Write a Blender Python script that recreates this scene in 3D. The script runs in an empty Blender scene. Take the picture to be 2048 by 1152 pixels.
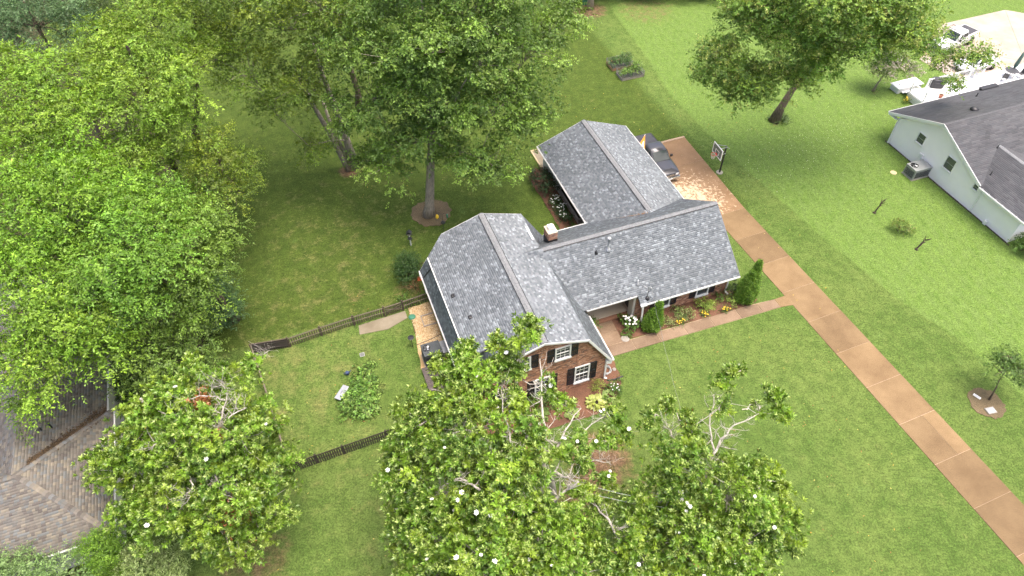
import bpy, math, random
import numpy as np
from mathutils import Vector, Matrix

sc = bpy.context.scene
R = math.radians
rng = np.random.default_rng(7)
random.seed(7)

# ------------------------------------------------------------------ camera, sky, sun, exposure
CAM_H, PITCH, ROLL, FPX = 40.0, R(48.342), R(-0.995), 1391.83
cam = bpy.data.cameras.new('camera')
cam.sensor_fit = 'HORIZONTAL'; cam.sensor_width = 36.0
cam.lens = FPX / 2048 * 36.0
cam.clip_end = 3000.0
camo = bpy.data.objects.new('camera', cam)
sc.collection.objects.link(camo)
camo.matrix_world = Matrix.Translation((0, 0, CAM_H)) @ Matrix.Rotation(math.pi/2 - PITCH, 4, 'X') @ Matrix.Rotation(ROLL, 4, 'Z')
sc.camera = camo

SUN_EL, SUN_AZ = R(76), R(100)          # azimuth measured from +Y towards +X
w = bpy.data.worlds.new('World'); sc.world = w; w.use_nodes = True
nt = w.node_tree
sky = nt.nodes.new('ShaderNodeTexSky'); sky.sky_type = 'NISHITA'; sky.sun_disc = False
sky.sun_elevation = SUN_EL; sky.sun_rotation = SUN_AZ
sky.air_density = 0.8; sky.dust_density = 8.0; sky.ozone_density = 0.3; sky.altitude = 100
bg = nt.nodes['Background']; bg.inputs['Strength'].default_value = 0.15
nt.links.new(sky.outputs['Color'], bg.inputs['Color'])
sl = bpy.data.lights.new('sun', 'SUN'); sl.energy = 0.7; sl.angle = R(34); sl.color = (1.0, 0.98, 0.94)
so = bpy.data.objects.new('sun', sl); sc.collection.objects.link(so)
sd = Vector((math.sin(SUN_AZ)*math.cos(SUN_EL), math.cos(SUN_AZ)*math.cos(SUN_EL), math.sin(SUN_EL)))
so.rotation_euler = sd.to_track_quat('Z', 'Y').to_euler()
so.location = (20, 10, 60)
vs = sc.view_settings
vs.view_transform = 'Standard'; vs.look = 'None'; vs.gamma = 1.0; vs.use_curve_mapping = False
vs.exposure = 1.48
sc.render.engine = 'CYCLES'
sc.cycles.use_denoising = True; sc.cycles.denoiser = 'OPENIMAGEDENOISE'; sc.cycles.denoising_input_passes = 'RGB_ALBEDO_NORMAL'
sc.cycles.use_adaptive_sampling = True; sc.cycles.adaptive_threshold = 0.04
sc.cycles.max_bounces = 4; sc.cycles.diffuse_bounces = 3; sc.cycles.transmission_bounces = 3; sc.cycles.glossy_bounces = 2
sc.cycles.sample_clamp_indirect = 6.0

# ------------------------------------------------------------------ survey helper: photo pixel -> place at height h
_s, _c = math.sin(PITCH), math.cos(PITCH)
_cr, _sr = math.cos(ROLL), math.sin(ROLL)
def G(px, py, h=0.0):
    x = px-1024; y = 576-py
    x, y = _cr*x-_sr*y, _sr*x+_cr*y
    r = (x, FPX*_c+y*_s, -FPX*_s+y*_c)
    k = (CAM_H-h)/-r[2]
    return Vector((r[0]*k, r[1]*k, h))

# ------------------------------------------------------------------ materials
MATS = {}
def new_mat(name):
    m = bpy.data.materials.new(name); m.use_nodes = True
    n = m.node_tree; b = n.nodes['Principled BSDF']
    MATS[name] = m
    return m, n, b
def mat(name, col, rough=0.6, metal=0.0, var=0.12, scale=3.0, spec=0.5, bump=0.0, bscale=40.0, coat=0.0):
    """plain painted / mineral surface with a little noise in colour and relief"""
    m, n, b = new_mat(name)
    L = n.links
    tc = n.nodes.new('ShaderNodeTexCoord')
    no = n.nodes.new('ShaderNodeTexNoise'); no.inputs['Scale'].default_value = scale; no.inputs['Detail'].default_value = 6
    L.new(tc.outputs['Object'], no.inputs['Vector'])
    mx = n.nodes.new('ShaderNodeMix'); mx.data_type = 'RGBA'
    mx.inputs[6].default_value = (*[c*(1-var*1.6) for c in col], 1)
    mx.inputs[7].default_value = (*[min(1, c*(1+var)) for c in col], 1)
    L.new(no.outputs['Fac'], mx.inputs[0]); L.new(mx.outputs[2], b.inputs['Base Color'])
    b.inputs['Roughness'].default_value = rough; b.inputs['Metallic'].default_value = metal
    b.inputs['Specular IOR Level'].default_value = spec
    if coat: b.inputs['Coat Weight'].default_value = coat
    if bump:
        n2 = n.nodes.new('ShaderNodeTexNoise'); n2.inputs['Scale'].default_value = bscale
        L.new(tc.outputs['Object'], n2.inputs['Vector'])
        bp = n.nodes.new('ShaderNodeBump'); bp.inputs['Strength'].default_value = bump; bp.inputs['Distance'].default_value = 0.02
        L.new(n2.outputs['Fac'], bp.inputs['Height']); L.new(bp.outputs['Normal'], b.inputs['Normal'])
    return m
def tint_mat(name, rough=0.75, spec=0.3, var=0.25, scale=25.0, stain=None):
    """colour comes from the per-piece 'tint' attribute, with grain on top"""
    m, n, b = new_mat(name); L = n.links
    at = n.nodes.new('ShaderNodeAttribute'); at.attribute_name = 'tint'
    tc = n.nodes.new('ShaderNodeTexCoord')
    no = n.nodes.new('ShaderNodeTexNoise'); no.inputs['Scale'].default_value = scale; no.inputs['Detail'].default_value = 4
    L.new(tc.outputs['Object'], no.inputs['Vector'])
    mr = n.nodes.new('ShaderNodeMapRange'); mr.inputs['To Min'].default_value = 1-var; mr.inputs['To Max'].default_value = 1+var
    L.new(no.outputs['Fac'], mr.inputs['Value'])
    n2 = n.nodes.new('ShaderNodeTexNoise'); n2.inputs['Scale'].default_value = 0.5; n2.inputs['Detail'].default_value = 5
    L.new(tc.outputs['Object'], n2.inputs['Vector'])
    m2 = n.nodes.new('ShaderNodeMapRange'); m2.inputs['From Min'].default_value = .3; m2.inputs['From Max'].default_value = .7
    m2.inputs['To Min'].default_value = .88; m2.inputs['To Max'].default_value = 1.1
    L.new(n2.outputs['Fac'], m2.inputs['Value'])
    mu = n.nodes.new('ShaderNodeMath'); mu.operation = 'MULTIPLY'
    L.new(mr.outputs[0], mu.inputs[0]); L.new(m2.outputs[0], mu.inputs[1])
    vm = n.nodes.new('ShaderNodeVectorMath'); vm.operation = 'SCALE'
    L.new(at.outputs['Color'], vm.inputs[0]); L.new(mu.outputs[0], vm.inputs['Scale'])
    L.new(vm.outputs[0], b.inputs['Base Color'])
    b.inputs['Roughness'].default_value = rough; b.inputs['Specular IOR Level'].default_value = spec
    return m
def leaf_mat(name, rough=0.5, trans=0.3, spec=0.4):
    m, n, b = new_mat(name); L = n.links
    at = n.nodes.new('ShaderNodeAttribute'); at.attribute_name = 'tint'
    L.new(at.outputs['Color'], b.inputs['Base Color'])
    b.inputs['Roughness'].default_value = rough; b.inputs['Specular IOR Level'].default_value = spec
    tr = n.nodes.new('ShaderNodeBsdfTranslucent')
    hs = n.nodes.new('ShaderNodeHueSaturation'); hs.inputs['Hue'].default_value = 0.485; hs.inputs['Saturation'].default_value = 1.15; hs.inputs['Value'].default_value = 1.5
    L.new(at.outputs['Color'], hs.inputs['Color']); L.new(hs.outputs[0], tr.inputs['Color'])
    mx = n.nodes.new('ShaderNodeMixShader'); mx.inputs[0].default_value = trans
    L.new(b.outputs[0], mx.inputs[1]); L.new(tr.outputs[0], mx.inputs[2])
    L.new(mx.outputs[0], n.nodes['Material Output'].inputs['Surface'])
    return m
def bark_mat(name, col, var=0.35):
    m, n, b = new_mat(name); L = n.links
    tc = n.nodes.new('ShaderNodeTexCoord')
    mp = n.nodes.new('ShaderNodeMapping'); mp.inputs['Scale'].default_value = (6, 6, 1.2)
    L.new(tc.outputs['Object'], mp.inputs[0])
    no = n.nodes.new('ShaderNodeTexNoise'); no.inputs['Scale'].default_value = 2.0; no.inputs['Detail'].default_value = 8
    L.new(mp.outputs[0], no.inputs['Vector'])
    cr = n.nodes.new('ShaderNodeValToRGB')
    cr.color_ramp.elements[0].position = .3; cr.color_ramp.elements[1].position = .7
    cr.color_ramp.elements[0].color = (*[c*(1-var) for c in col], 1); cr.color_ramp.elements[1].color = (*[min(1, c*(1+var)) for c in col], 1)
    L.new(no.outputs['Fac'], cr.inputs[0]); L.new(cr.outputs[0], b.inputs['Base Color'])
    b.inputs['Roughness'].default_value = .9; b.inputs['Specular IOR Level'].default_value = .2
    bp = n.nodes.new('ShaderNodeBump'); bp.inputs['Strength'].default_value = .6; bp.inputs['Distance'].default_value = .03
    L.new(no.outputs['Fac'], bp.inputs['Height']); L.new(bp.outputs[0], b.inputs['Normal'])
    return m
def glass_mat(name, col=(.03, .04, .045)):
    m, n, b = new_mat(name)
    b.inputs['Base Color'].default_value = (*col, 1); b.inputs['Roughness'].default_value = .06
    b.inputs['Specular IOR Level'].default_value = .5
    return m
def slab_mat(name, ca, cb, grain, per=0.16, pale=None, bump=0.4):
    """exposed aggregate concrete: speckle, blotches, each slab its own shade; optional pale worn patches near a spot"""
    m, n, b = new_mat(name); L = n.links; N = n.nodes.new
    ge = N('ShaderNodeNewGeometry'); oi = N('ShaderNodeObjectInfo')
    sp = N('ShaderNodeTexNoise'); sp.inputs['Scale'].default_value = 30; sp.inputs['Detail'].default_value = 3
    bl = N('ShaderNodeTexNoise'); bl.inputs['Scale'].default_value = .45; bl.inputs['Detail'].default_value = 7; bl.inputs['Roughness'].default_value = .65
    L.new(ge.outputs['Position'], sp.inputs['Vector']); L.new(ge.outputs['Position'], bl.inputs['Vector'])
    r1 = N('ShaderNodeMapRange'); r1.inputs['From Min'].default_value = .32; r1.inputs['From Max'].default_value = .68
    L.new(bl.outputs['Fac'], r1.inputs['Value'])
    mx = N('ShaderNodeMix'); mx.data_type = 'RGBA'; mx.inputs[6].default_value = (*ca, 1); mx.inputs[7].default_value = (*cb, 1)
    L.new(r1.outputs[0], mx.inputs[0])
    r2 = N('ShaderNodeMapRange'); r2.inputs['From Min'].default_value = .3; r2.inputs['From Max'].default_value = .7
    r2.inputs['To Min'].default_value = 1-grain; r2.inputs['To Max'].default_value = 1+grain
    L.new(sp.outputs['Fac'], r2.inputs['Value'])
    r3 = N('ShaderNodeMapRange'); r3.inputs['To Min'].default_value = 1-per; r3.inputs['To Max'].default_value = 1+per*.6
    L.new(oi.outputs['Random'], r3.inputs['Value'])
    mu = N('ShaderNodeMath'); mu.operation = 'MULTIPLY'; L.new(r2.outputs[0], mu.inputs[0]); L.new(r3.outputs[0], mu.inputs[1])
    vm = N('ShaderNodeVectorMath'); vm.operation = 'SCALE'; L.new(mx.outputs[2], vm.inputs[0]); L.new(mu.outputs[0], vm.inputs['Scale'])
    out = vm.outputs[0]
    if pale:
        ctr, rad, pcol = pale
        d = N('ShaderNodeVectorMath'); d.operation = 'DISTANCE'; d.inputs[1].default_value = ctr
        L.new(ge.outputs['Position'], d.inputs[0])
        rr = N('ShaderNodeMapRange'); rr.inputs['From Min'].default_value = rad; rr.inputs['From Max'].default_value = rad*.25
        rr.inputs['To Min'].default_value = -.12; rr.inputs['To Max'].default_value = .14
        L.new(d.outputs['Value'], rr.inputs['Value'])
        fl = N('ShaderNodeTexNoise'); fl.inputs['Scale'].default_value = 3.2; fl.inputs['Detail'].default_value = 8; fl.inputs['Roughness'].default_value = .75
        L.new(ge.outputs['Position'], fl.inputs['Vector'])
        ad = N('ShaderNodeMath'); ad.operation = 'ADD'; L.new(fl.outputs['Fac'], ad.inputs[0]); L.new(rr.outputs[0], ad.inputs[1])
        st = N('ShaderNodeMapRange'); st.inputs['From Min'].default_value = .56; st.inputs['From Max'].default_value = .66
        L.new(ad.outputs[0], st.inputs['Value'])
        m2 = N('ShaderNodeMix'); m2.data_type = 'RGBA'; m2.inputs[7].default_value = (*pcol, 1)
        L.new(st.outputs[0], m2.inputs[0]); L.new(out, m2.inputs[6]); out = m2.outputs[2]
    L.new(out, b.inputs['Base Color'])
    b.inputs['Roughness'].default_value = .85; b.inputs['Specular IOR Level'].default_value = .3
    bp = N('ShaderNodeBump'); bp.inputs['Strength'].default_value = bump; bp.inputs['Distance'].default_value = .01
    L.new(sp.outputs['Fac'], bp.inputs['Height']); L.new(bp.outputs[0], b.inputs['Normal'])
    return m

def lawn_mat():
    m, n, b = new_mat('lawn'); L = n.links; N = n.nodes.new
    ge = N('ShaderNodeNewGeometry')
    def noise(s, det=5, rough=.55, vec=None):
        t = N('ShaderNodeTexNoise'); t.inputs['Scale'].default_value = s; t.inputs['Detail'].default_value = det; t.inputs['Roughness'].default_value = rough
        L.new(vec if vec else ge.outputs['Position'], t.inputs['Vector']); return t.outputs['Fac']
    def rng_(v, a, b_, c=0., d=1.):
        t = N('ShaderNodeMapRange'); t.inputs['From Min'].default_value = a; t.inputs['From Max'].default_value = b_
        t.inputs['To Min'].default_value = c; t.inputs['To Max'].default_value = d; L.new(v, t.inputs['Value']); return t.outputs[0]
    def mixc(f, a, c):
        t = N('ShaderNodeMix'); t.data_type = 'RGBA'; L.new(f, t.inputs[0])
        for i, v in ((6, a), (7, c)):
            if isinstance(v, tuple): t.inputs[i].default_value = (*v, 1)
            else: L.new(v, t.inputs[i])
        return t.outputs[2]
    def math_(op, a, c):
        t = N('ShaderNodeMath'); t.operation = op
        for i, v in ((0, a), (1, c)):
            if isinstance(v, (int, float)): t.inputs[i].default_value = v
            else: L.new(v, t.inputs[i])
        return t.outputs[0]
    def attr(nm):
        t = N('ShaderNodeAttribute'); t.attribute_name = nm; return t.outputs['Fac']
    fine = noise(9.0, 6, .7); mid = noise(1.1, 6, .6); big = noise(.16, 4, .5)
    mp = N('ShaderNodeMapping'); mp.inputs['Rotation'].default_value = (0, 0, R(20)); mp.inputs['Scale'].default_value = (1.0, .35, 1)
    L.new(ge.outputs['Position'], mp.inputs[0])
    streak = noise(2.4, 5, .65, mp.outputs[0])
    base = mixc(rng_(mid, .35, .65), (.062, .108, .020), (.094, .142, .031))
    base = mixc(rng_(big, .38, .62), base, mixc(rng_(mid, .35, .65), (.080, .124, .026), (.114, .160, .038)))
    ngh = mixc(rng_(mid, .35, .65), (.092, .156, .028), (.124, .192, .040))
    ngh = mixc(rng_(streak, .42, .62), ngh, (.118, .180, .044))
    base = mixc(rng_(math_('ADD', attr('neighbour'), math_('MULTIPLY', math_('SUBTRACT', mid, .5), .5)), .35, .65), base, ngh)
    base = mixc(rng_(math_('ADD', attr('lawn_shade'), math_('MULTIPLY', math_('SUBTRACT', mid, .5), .6)), .3, .7), base, mixc(rng_(mid, .35, .65), (.046, .076, .012), (.070, .102, .017)))  # darker back lawn: tree shade put into the grass colour
    mp2 = N('ShaderNodeMapping'); mp2.inputs['Rotation'].default_value = (0, 0, R(-21.3)); L.new(ge.outputs['Position'], mp2.inputs[0])
    wv = N('ShaderNodeTexWave'); wv.wave_type = 'BANDS'; wv.bands_direction = 'X'; wv.inputs['Scale'].default_value = .30; wv.inputs['Distortion'].default_value = 1.6; wv.inputs['Detail'].default_value = 3; wv.inputs['Detail Scale'].default_value = .6
    L.new(mp2.outputs[0], wv.inputs['Vector'])
    vs2 = N('ShaderNodeVectorMath'); vs2.operation = 'SCALE'; L.new(base, vs2.inputs[0]); L.new(rng_(wv.outputs['Fac'], 0, 1, .965, 1.03), vs2.inputs['Scale']); base = vs2.outputs[0]
    # dry, thin grass
    dry = math_('ADD', math_('MULTIPLY', attr('dry'), .34), math_('MULTIPLY', noise(.8, 7, .72), .8))
    base = mixc(rng_(dry, .52, .82, 0, .75), base, (.235, .19, .085))
    # clover / lush spots
    base = mixc(rng_(noise(.55, 6, .7), .60, .72, 0, .5), base, (.085, .150, .038))
    # bare soil and leaf litter
    soil = mixc(rng_(noise(2.2, 6, .7), .35, .65), (.10, .060, .032), (.21, .135, .080))
    so_ = math_('ADD', attr('soil'), math_('MULTIPLY', math_('SUBTRACT', noise(1.6, 7, .7), .5), .9))
    base = mixc(rng_(so_, .42, .72), base, soil)
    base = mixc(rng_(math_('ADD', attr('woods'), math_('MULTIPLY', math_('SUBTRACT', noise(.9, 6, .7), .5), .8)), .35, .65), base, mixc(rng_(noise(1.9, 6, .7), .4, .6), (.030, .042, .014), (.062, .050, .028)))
    vm = N('ShaderNodeVectorMath'); vm.operation = 'SCALE'; L.new(base, vm.inputs[0])
    L.new(math_('MULTIPLY', math_('MULTIPLY', rng_(fine, .28, .72, .36, 1.64), rng_(noise(3.2, 6, .75), .3, .7, .70, 1.30)), rng_(noise(26, 4, .7), .3, .7, .62, 1.38)), vm.inputs['Scale'])
    L.new(vm.outputs[0], b.inputs['Base Color'])
    b.inputs['Roughness'].default_value = .9; b.inputs['Specular IOR Level'].default_value = .15
    bp = N('ShaderNodeBump'); bp.inputs['Strength'].default_value = .9; bp.inputs['Distance'].default_value = .06
    L.new(math_('ADD', fine, math_('MULTIPLY', noise(30, 4, .7), .4)), bp.inputs['Height']); L.new(bp.outputs[0], b.inputs['Normal'])
    return m

M = {}
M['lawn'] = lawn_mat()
M['shingle'] = tint_mat('shingle', .9, .2, .22, 40)
M['brick'] = tint_mat('brick', .9, .2, .25, 30)
M['mortar'] = mat('mortar', (.42, .35, .29), .95, var=.2, scale=8)
M['white'] = mat('white_paint', (.78, .78, .76), .45, var=.05, scale=2)
M['whitewall'] = mat('white_painted_brick', (.93, .90, .905), .6, var=.04, scale=1.2, bump=.25, bscale=18)
M['cream'] = mat('cream_siding', (.62, .60, .54), .6, var=.06)
M['rooftrim'] = mat('roof_underlay', (.16, .165, .17), .9, var=.15, scale=8)
M['ridge'] = mat('ridge_shingle', (.20, .207, .213), .9, var=.35, scale=9, bump=.4)
M['darkridge'] = mat('dark_ridge_shingle', (.098, .098, .104), .9, var=.2, scale=9)
M['dark'] = mat('black_metal', (.018, .018, .02), .45, var=.2)
M['shutter'] = mat('navy_black_shutter', (.016, .018, .026), .5, var=.2)
M['glass'] = glass_mat('window_glass', (.045, .055, .06))
M['screen'] = glass_mat('insect_screen_glass', (.10, .115, .10))
M['windscreen'] = glass_mat('windscreen_glass', (.02, .032, .03))
M['galv'] = mat('galvanised_steel', (.46, .47, .48), .38, .75, var=.2, scale=7)
M['greymetal'] = mat('grey_cabinet_steel', (.30, .31, .30), .5, .1, var=.12, scale=4)
M['charcoal'] = mat('charcoal_cabinet_steel', (.062, .070, .075), .5, .1, var=.2, scale=5)
M['lead'] = mat('lead_flashing', (.50, .51, .54), .45, .4, var=.15)
M['driveslab'] = slab_mat('brown_aggregate_concrete', (.150, .097, .047), (.226, .153, .078), .36, .22)
M['padslab'] = slab_mat('worn_brown_aggregate_concrete', (.20, .120, .060), (.275, .172, .092), .26, .08, pale=((15.2, 45.3, 0), 6.0, (.56, .43, .28)))
M['joint'] = mat('sandy_joint', (.40, .29, .19), .95, var=.35, scale=6)
M['walkslab'] = slab_mat('walkway_concrete', (.158, .104, .064), (.240, .172, .116), .25, .14)
M['oldslab'] = slab_mat('old_grey_concrete', (.175, .145, .098), (.27, .235, .175), .15, .05)
M['nbdrive'] = slab_mat('pale_concrete', (.30, .245, .20), (.42, .36, .30), .08, .05)
M['porch'] = slab_mat('porch_concrete', (.46, .39, .29), (.54, .47, .36), .06, .02)
M['mulch'] = slab_mat('red_brown_mulch', (.085, .042, .026), (.185, .092, .055), .5, .02, bump=1.0)
M['chips'] = slab_mat('straw_wood_chips', (.34, .225, .105), (.50, .36, .19), .5, .02, bump=1.0)
M['chip'] = tint_mat('loose_chips', .9, .2, .2, 20)
M['rail'] = mat('weathered_rail_wood', (.185, .150, .115), .9, var=.3, scale=9, bump=.4)
M['fence'] = mat('weathered_fence_wood', (.100, .078, .056), .9, var=.35, scale=9, bump=.4)
M['fencedark'] = mat('dark_fence_wood', (.055, .042, .034), .9, var=.35, scale=9, bump=.4)
M['deckwood'] = mat('brown_deck_board', (.092, .074, .066), .8, var=.25, scale=6, bump=.2)
M['greywood'] = mat('grey_timber', (.32, .28, .24), .85, var=.3, scale=8)
M['newwood'] = mat('yellow_new_timber', (.52, .42, .24), .8, var=.2, scale=6)
M['orangewood'] = mat('red_cedar_timber', (.42, .24, .13), .8, var=.2, scale=6)
M['mesh'] = mat('wire_mesh', (.14, .16, .15), .6, .3)
M['soil'] = mat('bed_soil', (.05, .04, .028), .95, var=.4, scale=9)
M['leaf'] = leaf_mat('leaf', .5, .24)
M['glossleaf'] = leaf_mat('gloss_leaf', .36, .22, .5)
M['petal'] = mat('white_petal', (.85, .84, .80), .6, var=.05)
M['yellowpetal'] = mat('yellow_petal', (.75, .52, .04), .6, var=.2, scale=9)
M['bark'] = bark_mat('bark_brown', (.135, .105, .078))
M['barkgrey'] = bark_mat('bark_grey', (.30, .26, .21))
M['barkpale'] = bark_mat('bark_pale', (.43, .395, .345), .35)
M['barkdark'] = bark_mat('bark_dark', (.075, .058, .045))
M['truckpaint'] = mat('dark_grey_car_paint', (.060, .060, .066), .34, .45, var=.06, coat=.8)
M['whitepaint'] = mat('white_car_paint', (.80, .80, .80), .3, 0, var=.03, coat=.6)
M['tonneau'] = mat('black_vinyl', (.05, .05, .056), .65, var=.1)
M['tyre'] = mat('tyre_rubber', (.016, .016, .016), .85, var=.2)
M['rim'] = mat('alloy_rim', (.45, .46, .47), .3, .8)
M['chrome'] = mat('chrome', (.60, .61, .62), .18, .9, var=.05)
M['lamp'] = mat('lamp_lens', (.78, .78, .76), .15)
M['redlamp'] = mat('red_lens', (.4, .02, .02), .2)
M['orange'] = mat('orange_cloth', (.72, .27, .03), .7, var=.15, scale=3)
M['orangeplastic'] = mat('orange_plastic', (.80, .16, .05), .5)
M['redrim'] = mat('red_steel_rim', (.62, .07, .04), .45)
M['netcord'] = mat('net_cord', (.62, .60, .55), .8)
M['board'] = mat('clear_backboard', (.16, .20, .15), .2, var=.1)
M['green'] = mat('green_plastic', (.05, .20, .12), .5)
M['greencloth'] = mat('green_canvas', (.10, .16, .13), .8)
M['blue'] = mat('blue_plastic', (.03, .05, .13), .5)
M['greybin'] = mat('grey_plastic', (.24, .25, .26), .5)
M['hose'] = mat('grey_hose', (.48, .51, .50), .5)
M['wire'] = mat('black_cable', (.05, .05, .05), .6)
M['yellow'] = mat('yellow_ceramic', (.72, .48, .04), .4)
M['stone'] = mat('pale_stone', (.30, .275, .235), .85, var=.25, scale=6, bump=.4)
M['deckwhite'] = mat('white_deck_board', (.80, .80, .79), .55, var=.05)
M['patina'] = mat('dark_patio_metal', (.05, .05, .055), .5)

# ------------------------------------------------------------------ mesh helpers
def V3(*a): return Vector(a)
class MB:
    def __init__(s): s.v = []; s.f = []
    def add(s, vs, fs):
        o = len(s.v); s.v += [tuple(x) for x in vs]; s.f += [tuple(i+o for i in f) for f in fs]; return s
    def box(s, x0, x1, y0, y1, z0, z1):
        v = [(x0,y0,z0),(x1,y0,z0),(x1,y1,z0),(x0,y1,z0),(x0,y0,z1),(x1,y0,z1),(x1,y1,z1),(x0,y1,z1)]
        return s.add(v, [(3,2,1,0),(4,5,6,7),(0,1,5,4),(1,2,6,5),(2,3,7,6),(3,0,4,7)])
    def obox(s, c, ex, ey, ez):
        """box centred at c with half-extent vectors"""
        c = Vector(c); ex = Vector(ex); ey = Vector(ey); ez = Vector(ez)
        v = [c+sx*ex+sy*ey+sz*ez for sz in (-1,1) for sx,sy in ((-1,-1),(1,-1),(1,1),(-1,1))]
        return s.add(v, [(3,2,1,0),(4,5,6,7),(0,1,5,4),(1,2,6,5),(2,3,7,6),(3,0,4,7)])
    def bar(s, p, q, wd, ht, up=(0,0,1)):
        p = Vector(p); q = Vector(q); d = q-p; u = Vector(up)
        sd_ = d.cross(u)
        if sd_.length < 1e-6: sd_ = d.cross(Vector((1,0,0)))
        sd_.normalize(); u = sd_.cross(d).normalized()
        return s.obox((p+q)/2, d/2, sd_*wd/2, u*ht/2)
    def prism(s, poly, off):
        """closed solid from planar polygon, extruded by vector off"""
        n = len(poly); off = Vector(off)
        v = [Vector(p) for p in poly]; v2 = [p+off for p in v]
        f = [tuple(range(n))[::-1], tuple(range(n, 2*n))]
        f += [(i, (i+1) % n, n+(i+1) % n, n+i) for i in range(n)]
        return s.add(v+v2, f)
    def tube(s, pts, rad, n=8, caps=True):
        pts = [Vector(p) for p in pts]
        if not isinstance(rad, (list, tuple)): rad = [rad]*len(pts)
        ref = Vector((0.13, 0.31, 0.94)).normalized(); vs = []
        for i, p in enumerate(pts):
            d = (pts[min(i+1, len(pts)-1)]-pts[max(i-1, 0)])
            if d.length < 1e-9: d = Vector((0,0,1))
            d.normalize()
            if abs(d.dot(ref)) > .95: ref = Vector((0.9, .2, .1)).normalized()
            a = d.cross(ref).normalized(); b = d.cross(a)
            vs += [p+(a*math.cos(2*math.pi*k/n)+b*math.sin(2*math.pi*k/n))*rad[i] for k in range(n)]
        fs = [(i*n+k, i*n+(k+1) % n, (i+1)*n+(k+1) % n, (i+1)*n+k) for i in range(len(pts)-1) for k in range(n)]
        if caps: fs += [tuple(range(n)), tuple(range((len(pts)-1)*n, len(pts)*n))[::-1]]
        return s.add(vs, fs)
    def lathe(s, prof, c=(0,0,0), n=20, axis='z'):
        c = Vector(c); vs = []
        for r, z in prof:
            for k in range(n):
                a = 2*math.pi*k/n
                p = (r*math.cos(a), r*math.sin(a), z)
                if axis == 'x': p = (z, r*math.cos(a), r*math.sin(a))
                if axis == 'y': p = (r*math.sin(a), z, r*math.cos(a))
                vs.append(c+Vector(p))
        m_ = len(prof)
        fs = [(i*n+k, i*n+(k+1) % n, (i+1)*n+(k+1) % n, (i+1)*n+k) for i in range(m_-1) for k in range(n)]
        fs += [tuple(range(n))[::-1], tuple(range((m_-1)*n, m_*n))]
        return s.add(vs, fs)
    def loft(s, rings, close=True):
        n = len(rings[0]); vs = [p for r in rings for p in r]
        fs = [(i*n+k, i*n+(k+1) % n, (i+1)*n+(k+1) % n, (i+1)*n+k) for i in range(len(rings)-1) for k in range(n)]
        if close: fs += [tuple(range(n))[::-1], tuple(range((len(rings)-1)*n, len(rings)*n))]
        return s.add(vs, fs)
    def mesh(s, name, m, smooth=False, bevel=0):
        me = bpy.data.meshes.new(name); me.from_pydata(s.v, [], s.f)
        import bmesh
        bm = bmesh.new(); bm.from_mesh(me); bmesh.ops.recalc_face_normals(bm, faces=bm.faces)
        if bevel: bmesh.ops.bevel(bm, geom=list(bm.edges), offset=bevel, segments=2, profile=.5, affect='EDGES', clamp_overlap=True)
        bm.to_mesh(me); bm.free()
        if m: me.materials.append(m)
        if smooth: me.polygons.foreach_set('use_smooth', [True]*len(me.polygons))
        return me
def link(name, me, parent=None):
    o = bpy.data.objects.new(name, me); sc.collection.objects.link(o)
    if parent is not None: o.parent = parent
    return o
def part(parent, name, mb, m, smooth=False, label=None, bevel=0, kind=None):
    o = link(name, mb.mesh(name, m, smooth, bevel), parent)
    if label: o['label'] = label
    if kind: o['kind'] = kind
    return o
def tag(o, label=None, cat=None, group=None, kind=None):
    if label: o['label'] = label
    if cat: o['category'] = cat
    if group: o['group'] = group
    if kind: o['kind'] = kind
    return o
def thing(name, label, cat, loc=(0,0,0), rz=0.0, group=None):
    o = bpy.data.objects.new(name, None); sc.collection.objects.link(o)
    o.empty_display_size = .2; o.location = loc; o.rotation_euler = (0, 0, rz)
    return tag(o, label, cat, group)
def structure(name, mb, m, smooth=False):
    o = link(name, mb.mesh(name, m, smooth)); o['kind'] = 'structure'; return o
def mesh_q(name, V, Q, col, m, smooth=False):
    """large quad mesh from numpy arrays with a per-vertex tint"""
    me = bpy.data.meshes.new(name)
    V = np.asarray(V, np.float32); Q = np.asarray(Q, np.int32)
    me.vertices.add(len(V)); me.vertices.foreach_set('co', V.ravel())
    me.loops.add(Q.size); me.loops.foreach_set('vertex_index', Q.ravel())
    me.polygons.add(len(Q)); me.polygons.foreach_set('loop_start', np.arange(0, Q.size, 4, dtype=np.int32))
    me.polygons.foreach_set('loop_total', np.full(len(Q), 4, np.int32))
    me.update(calc_edges=True)
    if col is not None:
        at = me.attributes.new('tint', 'FLOAT_COLOR', 'POINT')
        c = np.ones((len(V), 4), np.float32); c[:, :3] = col
        at.data.foreach_set('color', c.ravel())
    me.materials.append(m)
    if smooth: me.polygons.foreach_set('use_smooth', np.ones(len(Q), bool))
    return me

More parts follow.
